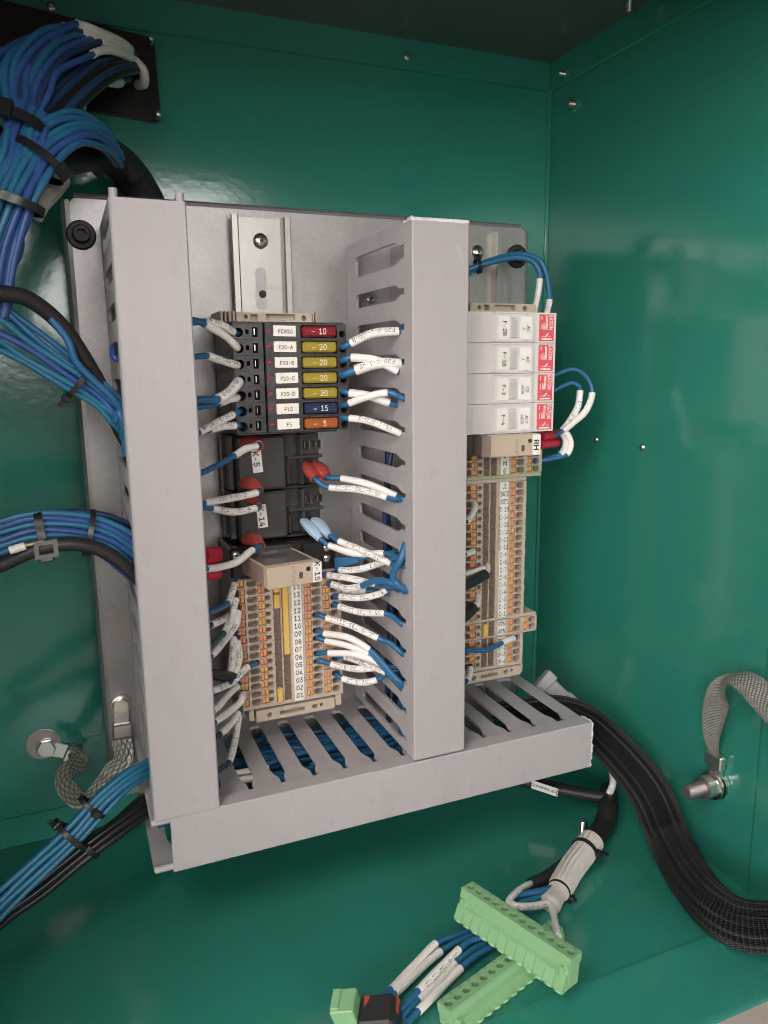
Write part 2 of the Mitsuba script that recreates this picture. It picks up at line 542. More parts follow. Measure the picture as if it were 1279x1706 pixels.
def pan_screw(parent, c, r, d=(0, -1, 0), mat='steel', name='screw', cross=True, rise=None):
    """A pan head with a cross recess, as a part of the thing that it fastens."""
    d = unit(d)
    rise = r * 0.62 if rise is None else rise
    prof = [(r, 0), (r, rise * .35), (r * .86, rise * .72), (r * .55, rise * .95), (r * .28, rise)] + ([(r * .2, rise * .55)] if cross else []) + [(0.0, rise * (.5 if cross else 1.02))]
    k = part(parent, name, lathe(prof, c, d, n=22), mat, 35)
    if cross:
        a = unit(np.cross(d, [0.31, 0.2, 0.93])); a = unit(a * .8 + np.cross(d, a) * .6)
        M = np.stack([a, np.cross(d, a), d], 1)
        s = r * .62
        m = join([xf(cb(-s, s, -r * .11, r * .11, rise * .80, rise * .93, .02), M, c), xf(cb(-r * .11, r * .11, -s, s, rise * .80, rise * .93, .02), M, c)])
        part(k, 'cross_recess', m, 'hollow', False)
    return k


def hexagon(r):
    return [(r * math.cos(i * math.pi / 3 + .26), r * math.sin(i * math.pi / 3 + .26)) for i in range(6)]


def along(mesh, o, d, spin=0.0):
    """Puts a mesh that was built along +z at o, pointing along d."""
    d = unit(d)
    a = unit(np.cross(d, [0.31, 0.2, 0.93])); b = np.cross(d, a)
    a, b = a * math.cos(spin) + b * math.sin(spin), b * math.cos(spin) - a * math.sin(spin)
    return xf(mesh, np.stack([a, b, d], 1), o)


_uu = unit((-0.50, 0.42, 0.0))
_M = np.stack([_uu, np.cross((0, 0, 1.0), _uu), np.array([0, 0, 1.0])], 1)
_L = 1000 * math.hypot(.5, .42)
for _n, _b in [('mullion', (x - 32, x + 32, -30, 30, -420, 420)) for x in (-_L, -_L / 2, 0, _L / 2, _L)] + [('rail', (-_L, _L, -28, 28, z - 34, z + 34)) for z in (-420, 0, 420)]:
    part('side_window', _n, xf(cb(*_b, 3), _M, (-1300 - 14 * _M[0, 1], -1600 - 14 * _M[1, 1], 140)), 'label_white')

# ================================================================ the cabinet (structure), millimetres
YB, XR, ZT, ZF = 54.5, 255.6, 130.6, -395.0
struct('back_wall', join([cb(-196, XR + 2, YB, YB + 2, ZF - 2, ZT + 2, .1), cb(-196, XR - 3.2, YB - 2.6, YB + .1, 111.6, ZT + 1, 1.1),
                          cb(-196, XR - 3.2, YB - 1.3, YB + .1, ZF, -374.5, .5), cb(XR - 3.0, XR - .1, YB - 1.6, YB + .1, ZF, ZT + 1, .7)]), 'green_paint', 30, 'glossy green back wall of the cabinet')
struct('side_wall', join([cb(XR, XR + 2, -176, YB + 1.9, ZF - 2, ZT + 2, .1), cb(XR - 2.6, XR + .1, -230, YB - 2.8, 111.6, ZT + 1, 1.1),
                          hull([(XR, -170, z) for z in (ZF, 111)] + [(XR - 2.6, -173.5, z) for z in (ZF, 111)] + [(XR - 2.6, -232, z) for z in (ZF, 111)] + [(XR + 2, -170, z) for z in (ZF, 111)] + [(XR + 2, -232, z) for z in (ZF, 111)])]),
       'green_paint', 20, 'glossy green right side wall of the cabinet')
struct('left_wall', cb(-198, -196, -232, YB + 2, ZF - 2, ZT + 2, .1), 'green_paint', False, 'green left side wall of the cabinet')
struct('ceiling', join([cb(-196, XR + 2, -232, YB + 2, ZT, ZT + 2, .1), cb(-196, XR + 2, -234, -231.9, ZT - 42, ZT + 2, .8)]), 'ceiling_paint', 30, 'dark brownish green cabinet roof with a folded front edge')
struct('floor', cb(-196, XR + 2, -188, YB + 2, ZF - 2, ZF, .1), 'green_paint', False, 'glossy green cabinet floor')
sill = [(-187.9, -395.0), (-190, -394.6), (-194, -395.4), (-212, -398.6), (-224, -400.6), (-227.0, -402), (-227.6, -403.4), (-226.2, -404.4), (-214, -402.6), (-190, -398), (-187.9, -397)]
struct('sill', ex_x(Polygon(sill), -196, XR + 2), 'green_paint', 40, 'green folded front sill of the cabinet')
struct('ground', cb(-6000, 6000, -6000, 4000, -1020, -1000, 1), 'concrete', False, 'pale concrete workshop ground')

# ---------------------------------------------------------------- fasteners of the cabinet
for px, lab in (((137.4, 51.9, 119.5), 'small rivet in the top flange of the back wall'), ((-84.1, 51.9, 116.3), 'small rivet at the dark top left of the back wall')):
    k = thing('rivet', lab, 'rivet')
    pan_screw(k, px, 2.6, cross=False, name='head', mat='steel')
    part(k, 'pin', rod(px + np.array([0, -1.2, 0]), px + np.array([0, -2.6, 0]), .9, n=10), 'steel')
for (px, lab, R_, L_) in (((255.6, 23.4, 94.6), 'threaded stud with a washer high on the side wall', 5.4, 5.5), ((253.0, 32.3, 116.7), 'short screw end in the top flange of the side wall', 3.2, 5.0)):
    k = thing('screw', lab, 'screw')
    part(k, 'washer', lathe([(0, 0), (R_, 0), (R_, 1.2), (R_ * .8, 1.7), (R_ * .6, 1.8), (0, 1.8)], px, (-1, 0, 0)), 'green_paint')
    z = np.linspace(.8, L_ + 2, 15)
    part(k, 'thread', lathe([(R_ * .42 + .4 * (i % 2), h) for i, h in enumerate(z)] + [(0, z[-1])], px, (-1, 0, 0), n=16), 'steel', False)
k = thing('screw', 'bright screw tip poking through the cabinet roof', 'screw')
part(k, 'thread', lathe([(1.7 + .35 * (i % 2), h) for i, h in enumerate(np.linspace(0, 6, 13))] + [(0, 6.3)], (241.2, -46.1, 130.6), (0, 0, -1), n=14), 'steel', False)
for px, lab in (((255.6, -13.6, -139.0), 'left of two tiny bright rivets halfway up the side wall'), ((255.6, -61.7, -140.2), 'right of two tiny bright rivets halfway up the side wall')):
    k = thing('rivet', lab, 'rivet')
    part(k, 'head', lathe([(2.3, 0), (2.2, .8), (1.4, 1.7), (0, 2.0)], px, (-1, 0, 0), n=16), 'steel', 50)
k = thing('weld_stud', 'threaded steel stud standing on the cabinet floor', 'bolt')
sb = np.array((200.0, -86.8, -395.0))
part(k, 'thread', lathe([(2.35 + .35 * (i % 2), h) for i, h in enumerate(np.linspace(0, 10.5, 21))] + [(1.9, 11.2), (0, 11.2)], sb, (0, 0, 1), n=16), 'steel', False)
part(k, 'collar', lathe([(3.6, 0), (3.6, .8), (2.6, 1.2), (0, 1.2)], sb, (0, 0, 1), n=16), 'bare_metal')

# ---------------------------------------------------------------- mounting plate
pl = thing('mounting_plate', 'galvanised mounting plate on the green back wall', 'mounting plate')
face = affinity.translate(sbox(-84.6, -345, 200.6, 4.2), 0, 0).buffer(-4).buffer(4)
holes = [Point(-80.5, -318).buffer(6)]
for h in holes:
    face = face.difference(h)
part(pl, 'sheet', ex_y(face, 0, 1.8), 'galvanised')
fold = [(-84.5, 0.0), (-86.8, .6), (-88.3, 2.2), (-88.8, 4.5), (-88.8, 18), (-87.2, 18), (-87.2, 5), (-86.5, 3), (-84.5, 1.8)]
part(pl, 'left_fold', extr(Polygon(fold), -344, 3.4), 'galvanised')
part(pl, 'right_fold', xf(extr(Polygon([(-x + 0.0, y) for x, y in fold]), -344, 3.4), np.diag([1.0, 1, 1]), (116.0, 0, 0)), 'galvanised')
part(pl, 'top_fold', ex_x(Polygon([(0.0, 4.0), (.6, 6.0), (2.2, 7.4), (18, 7.8), (18, 6.4), (3, 6.0), (1.8, 4.0)]), -82, 198), 'galvanised')
for c, lab in (((-79.8, 0, -14.6), 'black corner bolt'), ((194, 0, -14.0), None)):
    b = part(pl, 'corner_bolt', lathe([(7.6, 0), (7.6, 1.4), (6.9, 2.2), (4.6, 2.3), (4.6, 6.2), (4.0, 6.9), (2.4, 6.9), (2.4, 3.4), (0, 3.4)], c, (0, -1, 0), n=28), 'black_rubber', 35, lab)
for c, r in (((87.6, 0, -43.8), 4.1), ((163.2, -1.0, -12.6), 4.4)):
    pan_screw(pl, c, r, d=(0, -1, .1))
part(pl, 'embossed_mark', join([text('RCM', 7.5, (57, 0, -38), (1, 0, -.02), (0.02, 0, 1), lift=.06)]), 'galvanised', False)

# ---------------------------------------------------------------- DIN rails
RP = [(0, -7.5), (4.2, -7.5), (4.2, -1.6), (30.8, -1.6), (30.8, -7.5), (35, -7.5), (35, -6.3), (32, -6.3), (32, -.4), (3, -.4), (3, -6.3), (0, -6.3)]


def din_rail(x0, z0, z1, label, screws):
    k = thing('din_rail', label, 'rail')
    part(k, 'web', xf(extr(Polygon([(4.2, -1.6), (30.8, -1.6), (30.8, -.4), (4.2, -.4)]), z0, z1), np.eye(3), (x0, 0, 0)), 'zinc')
    for nm, q in (('left_edge', [(0, -7.5), (.5, -8.1), (3.6, -8.1), (4.4, -7.2), (4.4, -.35), (3.2, -.35), (3.2, -6.6), (0, -6.6)]), ('right_edge', [(35, -7.5), (34.5, -8.1), (31.4, -8.1), (30.6, -7.2), (30.6, -.35), (31.8, -.35), (31.8, -6.6), (35, -6.6)])):
        part(k, nm, xf(extr(Polygon(q), z0, z1 + .2), np.eye(3), (x0, 0, 0)), 'zinc')
    for zc in screws:
        slot = affinity.translate(Point(0, 0).buffer(3.1), x0 + 17.5, zc - 9).union(sbox(x0 + 14.4, zc - 9, x0 + 20.6, zc + 9)).union(affinity.translate(Point(0, 0).buffer(3.1), x0 + 17.5, zc + 9))
        part(k, 'slot', ex_y(slot.buffer(.35).difference(slot), -2.0, -1.55), 'zinc')
        part(k, 'slot_floor', ex_y(slot, -1.72, -1.62), 'galvanised', False)
    return k


r1 = din_rail(0, -330, -.3, 'zinc plated rail carrying the fuse block, left of the middle duct', [-40])
pan_screw(r1, (18.0, -1.7, -13.0), 4.4)
part(r1, 'hole', ex_y(Point(18.2, -43.0).buffer(2.2), -1.9, -1.75), 'ink', False)
part(r1, 'stamp', join([text('JK', 3.2, (24.2, -1.62, -39.0), (0, 0, -1), (1, 0, 0)), text('X', 3.0, (25, -1.62, -47.5), (0, 0, -1), (1, 0, 0))]), 'bare_metal', False)
r2 = din_rail(143.2, -330, -.3, 'zinc plated rail carrying the white breakers, right of the middle duct', [-36])
part(r2, 'stamp', text('JK', 3.2, (167.5, -1.62, -36), (0, 0, -1), (1, 0, 0)), 'bare_metal', False)

# ---------------------------------------------------------------- slotted wire ducts
W_DUCT, D_DUCT = 32.4, 98.8
MV = np.eye(3)
MH = np.array([[0, 0, 1.0], [0, 1, 0], [1, 0, 0]])     # (across, depth, along) -> (x=along, y, z=across)


def ragged(poly, c0, c1, amp0, amp1, seed):
    p = poly.segmentize(1.3)
    v, f = extr(p, c0, c1)
    j = lambda q, s: meshkit.noise(np.stack([q[:, 0] * .45, q[:, 1] * .45, q[:, 0] * 0 + s], 1), 3) * 1.3 + meshkit.noise(np.stack([q[:, 0] * 1.1, q[:, 1] * 1.1, q[:, 0] * 0 + s], 1), 5) * .7 - 1.0
    lo, hi = np.abs(v[:, 2] - c0) < .01, np.abs(v[:, 2] - c1) < .01
    v[lo, 2] += amp0 * j(v[lo], seed)
    v[hi, 2] += amp1 * j(v[hi], seed + 9)
    return v, f


def wire_duct(label, a0, a1, b0, b1, c0, c1, necks, M, amp=(0, 0), walls=(0, 1)):
    """a: across; b0, b1: ends of the body; c0, c1: ends of the cover, both along the duct."""
    k = thing('wire_duct', label, 'wire duct', 'grey slotted wire ducts on the mounting plate')
    part(k, 'base', xf(extr(Polygon([(a0 + 1.2, -.2), (a0 + 1.2, -2), (a1 - 1.2, -2), (a1 - 1.2, -.2)]), b0, b1), M), 'duct_grey')
    D = -D_DUCT
    U = Polygon([(a0, D + .7), (a0 + .7, D), (a1 - .7, D), (a1, D + .7), (a1, -88.4), (a1 - .9, -88.4), (a1 - 1.1, D + 1.9), (a0 + 1.1, D + 1.9), (a0 + .9, -88.4), (a0, -88.4)])
    part(k, 'cover', xf(ragged(U, c0, c1, amp[0], amp[1], a0), M), 'duct_grey', 25)
    if amp[1] > .5:
        part(k, 'cut_burr', xf(ragged(U.buffer(.14, join_style=2), c1 - 1.0, c1 - .1, .5, amp[1] * 1.25, a0), M), 'cut_edge', False, 'ragged white edge where the cover was sawn')
    for w in walls:
        xa, xb = (a0 + 1.25, a0 + 3.0) if w == 0 else (a1 - 3.0, a1 - 1.25)
        wall = extr(Polygon([(xa, -2.1), (xb, -2.1), (xb, -14.6), (xa, -14.6)]), b0, b1)
        part(k, 'side_wall', xf(wall, M), 'duct_grey')
        e = [b0 - 9] + list(necks) + [b1 + 9]
        for i in range(len(e) - 1):
            lo, hi = e[i], e[i + 1]
            c = (lo + hi) / 2
            fp = [(-14.6, -7.2), (-15.4, -6.0), (-17.0, -5.2), (-19, -5.0), (-73, -5.0), (-75, -5.3), (-79.6, -7.1), (-80.6, -7.5), (-95.6, -7.5)]
            P = Polygon([(y, c + q) for y, q in fp] + [(y, c - q) for y, q in reversed(fp)])
            P = P.intersection(sbox(-200, b0, 0, b1))
            if P.is_empty or P.area < 60:
                continue
            # polygon (depth, along) extruded across
            m = extr(P, xa, xb)
            m = xf(m, np.array([[0, 0, 1.0], [1, 0, 0], [0, 1, 0]]))
            fk = part(k, 'finger', xf(m, M), 'duct_grey', 25)
        bead = rod((xa + (.9 if w == 0 else .85), -95.6, b0 + .3), (xa + (.9 if w == 0 else .85), -95.6, b1), 1.9, n=14)
        bead2 = extr(Polygon([(xa - .2, -92), (xb + .2, -92), (xb + .2, -95.4), (xa - .2, -95.4)]), b0 + .2, b1 - .2)
        part(k, 'snap_bead', xf(join([bead]), M), 'duct_grey')
    return k


nk_l = [-22.5 - 18.05 * i for i in range(17)][::-1]
nk_m = [-29.4 - 18.05 * i for i in range(16)][::-1]
nk_b = [-55.6 + 18.0 * i for i in range(14)]
d1 = wire_duct('tall grey slotted wire duct at the left, its cover smooth and bare', -71.2, -38.8, -306.5, -9.6, -307.2, -13.6, nk_l, MV, (0.15, 0))
d2 = wire_duct('tall grey slotted wire duct in the middle with a ragged cut top', 71.1, 103.5, -307.0, -13.0, -305.9, -13.6, nk_m, MV, (.1, 1.8))
d3 = wire_duct('horizontal grey slotted wire duct along the bottom of the plate', -338.0, -307.4, -73.0, 194.6, -63.6, 195.3, nk_b, MH, (.3, 1.6))

# ---------------------------------------------------------------- blocks on the rails
ROUND = lambda x, z, r: Point(x, z).buffer(r, 6)
RR = lambda x, z, w, h, r: sbox(x - w / 2 + r, z - h / 2 + r, x + w / 2 - r, z + h / 2 - r).buffer(r, 3)


def end_stop(label, x0, x1, z0, z1, yf, holes, foot=1.0, hook=None):
    k = thing('end_stop', label, 'end stop')
    P = sbox(x0, z0, x1, z1).buffer(-.5).buffer(.5, 2)
    F = P
    for h in holes:
        F = F.difference(h)
    part(k, 'face', ex_y(F, yf, yf + 5), 'stop_beige')
    part(k, 'body', ex_y(P.buffer(-.15), yf + 5, -9), 'stop_beige')
    for a, b in hook or ():
        part(k, 'side_rib', cb(a, b, yf + 1.5, -12, z0 + .6, z1 + .6, .3), 'stop_beige')
    return k


end_stop('beige end stop clamped above the black fuse block', -6.6, 35.6, -61.9, -56.4, -42, [ROUND(-1.6, -58.8, 1.2), RR(2.9, -59, 3.9, 3.2, .2), RR(17.8, -58.6, 16.5, 3.0, .2).union(RR(18, -60, 4, 2, .2)), ROUND(31.0, -59.2, 1.5)],
         hook=[(-15, -13.6), (-12.6, -11.6), (-10.4, -9), (-8.2, -7), (36.2, 37.6), (38.4, 39.2)])
end_stop('beige end stop clamped above the white breakers', 136.0, 182.8, -54.2, -48.6, -42, [ROUND(142, -51.2, 1.3), RR(147, -51.2, 4, 3.4, .2), RR(160, -51, 15, 3.2, .4), ROUND(174.6, -51.3, 1.7)], hook=[(118, 124), (126, 134)])
end_stop('beige end stop below the row numbered 01', -6.4, 42.0, -291.0, -284.0, -46, [ROUND(1.5, -287.6, 1.6), RR(15.4, -287.6, 15.5, 2.4, .2).union(RR(16, -286.6, 5.4, 2.6, .2)), RR(29.6, -287.4, 3.6, 2.6, .2), ROUND(33.6, -287.2, 1.2)], hook=[(-10.5, -7.4), (43, 47)])
end_stop('beige end stop under the right terminal row', 128.0, 175.2, -292.0, -285.2, -46, [ROUND(139.2, -288.8, 1.7), RR(151, -288.6, 13, 2.2, .2).union(RR(152, -287.7, 5, 2.4, .2)), RR(163.4, -288.2, 3.6, 2.8, .2), ROUND(168, -287.9, 1.2)], hook=[(176, 177.6)])

LEVERS = ('lever_a', 'lever_b', 'lever_c')


def terminal_block(label, z, x0, x1, cols, pitch, mat='beige', yf=-46.0, group=None, back=None):
    """cols: (kind, centre, width) from left to right."""
    k = thing('terminal_block', label, 'terminal block', group)
    h = pitch - .12
    yf = yf + rng.uniform(-.22, .22)
    F = sbox(x0, z - h / 2, x1, z + h / 2)
    P = F
    for kind, c, w in cols:
        if kind in 'LH':
            F = F.difference(RR(c, z, w + (.5 if kind == 'H' else .2), h - .8, .25 if kind == 'L' else 1.4))
        elif kind == 'R':
            F = F.difference(ROUND(c, z, w / 2))
        elif kind == 'B':
            F = F.difference(sbox(c - w / 2, z - h / 2 - .1, c + w / 2, z + h / 2 + .1))
    part(k, 'housing', join([ex_y(g, yf, yf + 9) for g in getattr(F, 'geoms', [F])]), mat, False)
    part(k, 'foot', ex_y(P if back is None else back, yf + 9, -9), mat, False)
    for kind, c, w in cols:
        if kind == 'L':
            d = rng.uniform(-.35, .35)
            part(k, 'lever', join([cb(c - w / 2 + .25, c - .2, yf + .5 + d, yf + 9, z - h / 2 + .75, z + h / 2 - .75, .2), cb(c + .15, c + w / 2 - .25, yf + .8 + d, yf + 9, z - h / 2 + .75, z + h / 2 - .75, .2)]), LEVERS[rng.randrange(3)])
        elif kind == 'B':
            part(k, 'bridge_slot', join([cb(c - w / 2 + .05, c + w / 2 - .05, yf + 1.6, yf + 9, z - h / 2, z + h / 2, .1), cb(c - w / 2 + .1, c - .2, yf + .6, yf + 2, z - h * .34, z + h * .16, .5), cb(c + .3, c + w / 2 - .1, yf + .9, yf + 2, z - h * .1, z + h * .42, .5)]), 'bridge_brown')
    return k


COLS1 = [('L', -12.3, 4.6), ('H', -6.0, 5.4), ('L', -.4, 4.5), ('R', 3.3, 3.0), ('B', 8.2, 4.2), ('B', 13.2, 4.2), ('L', 27.0, 4.4), ('H', 32.2, 5.0), ('L', 38.2, 4.5), ('H', 43.4, 4.6)]
NUM1 = ['01', '02', '03', '04', '05', '06', '07', '08', '09', '10', '11', '12', '12', '13', '13', None]
Z1 = lambda i: -278.2 + 4.8 * i
for i, t in enumerate(NUM1):
    if t is None:
        lab = 'beige terminal block at the top of the left row, hidden under the K-15 relay'
    else:
        lab = f'{ORD[i]} beige terminal block from the bottom of the left row, numbered {t}'
    terminal_block(lab, Z1(i), -16.6, 47.6, COLS1, 4.8)
k = thing('end_plate', 'thin beige end plate under the block numbered 01', 'end plate')
part(k, 'plate', cb(-17, 48, -45.6, -9, Z1(0) - 4.6, Z1(0) - 2.5, .3), 'beige')
ms = thing('marker_strip', 'long white marker strip with the numbers 01 to 13', 'label')
part(ms, 'strip', cb(17.0, 22.9, -47.0, -46.05, Z1(0) - 3.2, Z1(14) + 2.6, .12), 'label_white')
for i, t in enumerate(NUM1):
    if t:
        part(ms, 'number', text(t, 3.0, (20.0, -47.02, Z1(i)), bold=True, sx=.86, **FRONT), 'ink', False)
for (c, i0, i1, lab) in ((13.2, 6, 15, 'long yellow jumper bar beside the white number strip'), (8.2, 12, 13, 'short yellow jumper left of the long one, lower of two'), (8.2, 14, 15, 'short yellow jumper tucked under the K-15 relay'), (8.2, 0, 1, 'short yellow jumper at the rows 01 and 02')):
    k = thing('jumper', lab, 'jumper')
    part(k, 'bar', cb(c - 1.65, c + 1.65, -47.6, -44.5, Z1(i0) - 2.0, Z1(i1) + 1.6, .4), 'jumper_yellow')

COLS2 = [('H', 133.2, 4.4), ('L', 137.8, 4.4), ('R', 141.9, 3.0), ('B', 146.4, 4.4), ('B', 151.6, 4.4), ('L', 166.3, 4.2), ('H', 171.4, 4.8)]
EXT = [('L', 178.2, 4.0), ('H', 182.9, 4.4)]
TB2 = [('E', -151.9), ('N', -147.0), ('L', -142.1)] + [('J2', -161.8), ('INST2', -166.7), ('INST1', -171.7)] + [(f'C-{15 - i}', -176.7 - 5.0 * i) for i in range(15)] + [('RTN', -253.8), ('RTN', -258.8), ('IP-1', -265.2), ('IP-2', -270.1), ('IP-3', -275.0), ('IP-4', -279.9)]
rtn = 0
for t, z in TB2:
    if t in 'ENL':
        lab = {'E': 'green tinted earth terminal block marked E under the RH relay', 'N': 'terminal block marked N just above the green tinted one', 'L': 'terminal block half hidden under the RH relay'}[t]
        terminal_block(lab, z, 128.5, 187.4, COLS2 + EXT, 4.9, 'beige_earth' if t == 'E' else 'beige')
    elif t == 'RTN':
        rtn += 1
        terminal_block(f'{"upper" if rtn == 1 else "lower"} of two long terminal blocks marked RTN on the right rail', z, 128.5, 186.6, COLS2 + EXT, 5.0)
    else:
        n_ = (f'{ORD[int(t[2:]) - 1]} block from the bottom of the C series' if t[0] == 'C' else f'{("", "topmost", "second", "third", "lowest")[int(t[3:])]} of the four IP blocks' if t[:2] == 'IP' else {'J2': 'topmost block of the long right row', 'INST2': 'second block from the top of the long right row', 'INST1': 'third block from the top of the long right row'}[t])
        terminal_block(f'{n_}, marked {t}, right rail', z, 128.5, 176.2, COLS2, 5.0 if z > -260 else 4.9)
for z0, z1, xe, mat, lab in ((-156.8, -154.5, 187.4, 'beige_earth', 'green tinted end plate below the earth terminal block'), (-159.2, -156.9, 176.3, 'beige', 'thin beige end plate between the earth block and the long right row'), (-251.2, -249.4, 186.6, 'beige', 'thin beige end plate above the two RTN blocks'), (-262.6, -261.5, 186.6, 'beige', 'thin beige end plate below the two RTN blocks'), (-284.6, -282.5, 176.2, 'beige', 'thin beige end plate under the block marked IP-4')):
    k = thing('end_plate', lab, 'end plate')
    part(k, 'plate', cb(128.5, xe, -45.7, -9, z0, z1, .3), mat)
for lab, z0, z1, ts in (('short white marker strip lettered N and E', -154.2, -139.8, ('E', 'N', 'L')), ('long white marker strip running from C-15 down to C-1', -249.2, -158.9, [t for t, z in TB2 if z < -160 and z > -250]), ('short white marker strip lettered RTN twice', -261.3, -251.5, ('RTN',)), ('short white marker strip at the IP blocks', -282.3, -262.7, ('IP-1', 'IP-2', 'IP-3', 'IP-4'))):
    k = thing('marker_strip', lab, 'label')
    part(k, 'strip', cb(156.1, 162.1, -47.0, -46.05, z0, z1, .12), 'label_white')
    for t, z in TB2:
        if t in ts and z0 < z < z1:
            part(k, 'number', text(t, 3.1, (159.1, -47.02, z), sx=1.0 if len(t) == 1 else (.62 if len(t) < 5 else .45), bold=True, **FRONT), 'ink', False)
k = thing('jumper', 'yellow jumper bridging the two RTN blocks', 'jumper')
part(k, 'bar', cb(144.7, 148.1, -48.2, -44.5, -261.0, -252.0, .4), 'jumper_yellow')

# ---------------------------------------------------------------- fuse block
FZ = lambda i: -67.2 - 8.13 * i
FUSES = [('FCB10', '10', 'red'), ('F20-A', '20', 'yellow'), ('F20-B', '20', 'yellow'), ('F20-C', '20', 'yellow'), ('F20-D', '20', 'yellow'), ('F15', '15', 'blue'), ('F5', '5', 'orange')]
for i, (t, amp_, col) in enumerate(FUSES):
    z = FZ(i)
    k = thing('fuse_holder', f'black fuse holder module with the white label {t}', 'fuse holder')
    h = 8.03
    L = sbox(-12.6, z - h / 2, 3.2, z + h / 2)
    for hole in (ROUND(-9.6, z - .6, 2.6), RR(-5.0, z - .2, 1.8, 2.4, .2), RR(-.9, z - .4, 3.0, 5.0, .3)):
        L = L.difference(hole)
    part(k, 'clamp_side', join([ex_y(L, -58.5, -46), ex_y(sbox(-12.6, z - h / 2, 3.2, z + h / 2), -46, -9)]), 'black_plastic', False)
    Rr = sbox(4.0, z - h / 2, 48.9, z + h / 2).difference(RR(33.4, z, 20.4, 6.6, .5)).difference(ROUND(46.6, z - 1.2, 1.9))
    part(k, 'fuse_side', join([ex_y(Rr, -60.5, -52), ex_y(sbox(4.0, z - h / 2, 48.9, z + h / 2), -52, -9)]), 'black_plastic', False)
    part(k, 'contact', cb(-1.3, -.7, -57.6, -47, z - 1.9, z + 1.5, .1), 'steel')
    part(k, 'wire_funnel', lathe([(2.5, 0), (2.95, 0), (2.95, .7), (2.5, .7), (2.5, 0)], (-9.6, -58.4, z - .6), (0, -1, 0), n=20), 'black_gloss')
    if i:
        part(k, 'funnel_ring', lathe([(1.7, 0), (2.15, 0), (2.15, .9), (1.7, .9), (1.7, 0)], (46.6, -60.4, z - 1.2), (0, -1, 0), n=20), 'black_gloss')
    part(k, 'indicator', lathe([(.95, 0), (.9, .5), (.5, 1.0), (0, 1.15)], (6.0, -60.5, z + .2), (0, -1, 0), n=12), 'led_red', 60)
    sl = (-.02, -.012, 0.0, .012, .02, .01, .015)[i]
    c = (14.7 + rng.uniform(-.3, .3), -60.6, z + .2)
    xd, yd = (1, 0, sl), (-sl, 0, 1)
    lb = xf(cb(-6.1, 6.1, -2.75, 2.75, 0, .35, .1), np.stack([unit(xd), unit(yd), np.cross(unit(xd), unit(yd))], 1), c)
    lk = part(k, 'label', lb, 'label_white')
    part(lk, 'lettering', text(t, 2.0, np.array(c) + [.4, -.36, -.3], xd, yd, bold=True, sx=.9, lift=.05), 'ink', False)
    wh = {'20': ('first', 'second', 'third', 'fourth')[i - 1] if 0 < i < 5 else ''}.get(amp_, '')
    f = thing('blade_fuse', f'{wh + " yellow" if wh else col} blade fuse marked {amp_} beside the label {t}', 'fuse')
    m = 'fuse_' + col
    part(f, 'body', join([cb(23.9, 42.6, -62.8, -53, z - 2.7, z + 2.7, .8), cb(24.6, 41.9, -63.4, -62.5, z - 1.9, z + 1.9, .5)]), m)
    part(f, 'end_ridge', join([cb(40.2, 40.8, -63.7, -62.6, z - 2.0, z + 2.0, .2), cb(37.9, 38.3, -63.62, -62.6, z - 1.6, z + 1.6, .2)]), m)
    part(f, 'amperage', join([text(amp_, 3.0, (34.6, -63.42, z), bold=False, sx=.85, **FRONT), text('-', 2.0, (29.4, -63.42, z - .1), sx=2.2, **FRONT)]), 'print_white', False)
k = thing('end_plate', 'thin black end plate on top of the fuse block', 'end plate')
part(k, 'plate', cb(-14.6, 48.7, -57.5, -9, -63.0, -62.2, .3), 'black_plastic')
k = thing('end_plate', 'thin black end plate closing the bottom of the fuse block', 'end plate')
part(k, 'plate', cb(-12.0, 43.7, -57.0, -9, -121.2, -120.2, .3), 'black_plastic')

# ---------------------------------------------------------------- black relays K-5 and K-14
for t, z0, z1, lz in (('K-5', -155.4, -123.6, -137.9), ('K-14', -184.6, -156.0, -170.2)):
    k = thing('relay', f'black cube relay with the white label {t}', 'relay')
    part(k, 'base', cb(-13.5, 44.6, -18, -9, z0, z1, .5), 'relay_black')
    part(k, 'case', cb(-8.4, 20.0, -34, -18, z0 + .5, z1 - .5, 1.2), 'relay_black')
    part(k, 'skirt', cb(-12.2, -8.6, -26, -18, z0 + .3, z1 - .3, .5), 'relay_black')
    zr = z0 + (z1 - z0) * .56
    part(k, 'terminal_well', join([cb(20.1, 43.8, -22, -18, z0 + .8, z1 - .8, .5), cb(22, 24.5, -26.5, -21.9, z0 + 1, zr - 3, .5), cb(29.8, 32.0, -30.0, -21.9, z0 + 1.2, z1 - 1, .5)]), 'relay_black')
    part(k, 'divider', cb(21.4, 42.8, -32.5, -21.9, zr - .7, zr + 1.1, .4), 'relay_black')
    part(k, 'rim', cb(-8.4, 42.5, -30, -18.2, z0 - .2, z0 + .45, .2), 'relay_black')
    for xb, w in ((35.0, .8), (42.2, .8)):
        part(k, 'blade', join([cb(xb - 2.4, xb - 1.9, -29, -21.9, z1 - 9.2, z1 - 5.0, .2), cb(xb, xb + w * .6, -31, -21.9, z1 - 9.8, z1 - 4.6, .2)]), 'steel')
    lk = part(k, 'label', xf(cb(-2.9, 2.9, -6.8, 6.8, 0, .3, .1), np.stack([unit((1, 0, .07)), unit((-.07, 0, 1)), np.array([0, -1.0, 0])], 1), (3.0 if t == 'K-5' else 4.6, -34.05, lz)), 'label_white')
    part(lk, 'lettering', text(t, 3.4, (2.5 if t == 'K-5' else 4.2, -34.36, lz + (1.0 if t == 'K-5' else -.2)), (.07, 0, -1), (1, 0, .07), bold=True), 'ink', False)

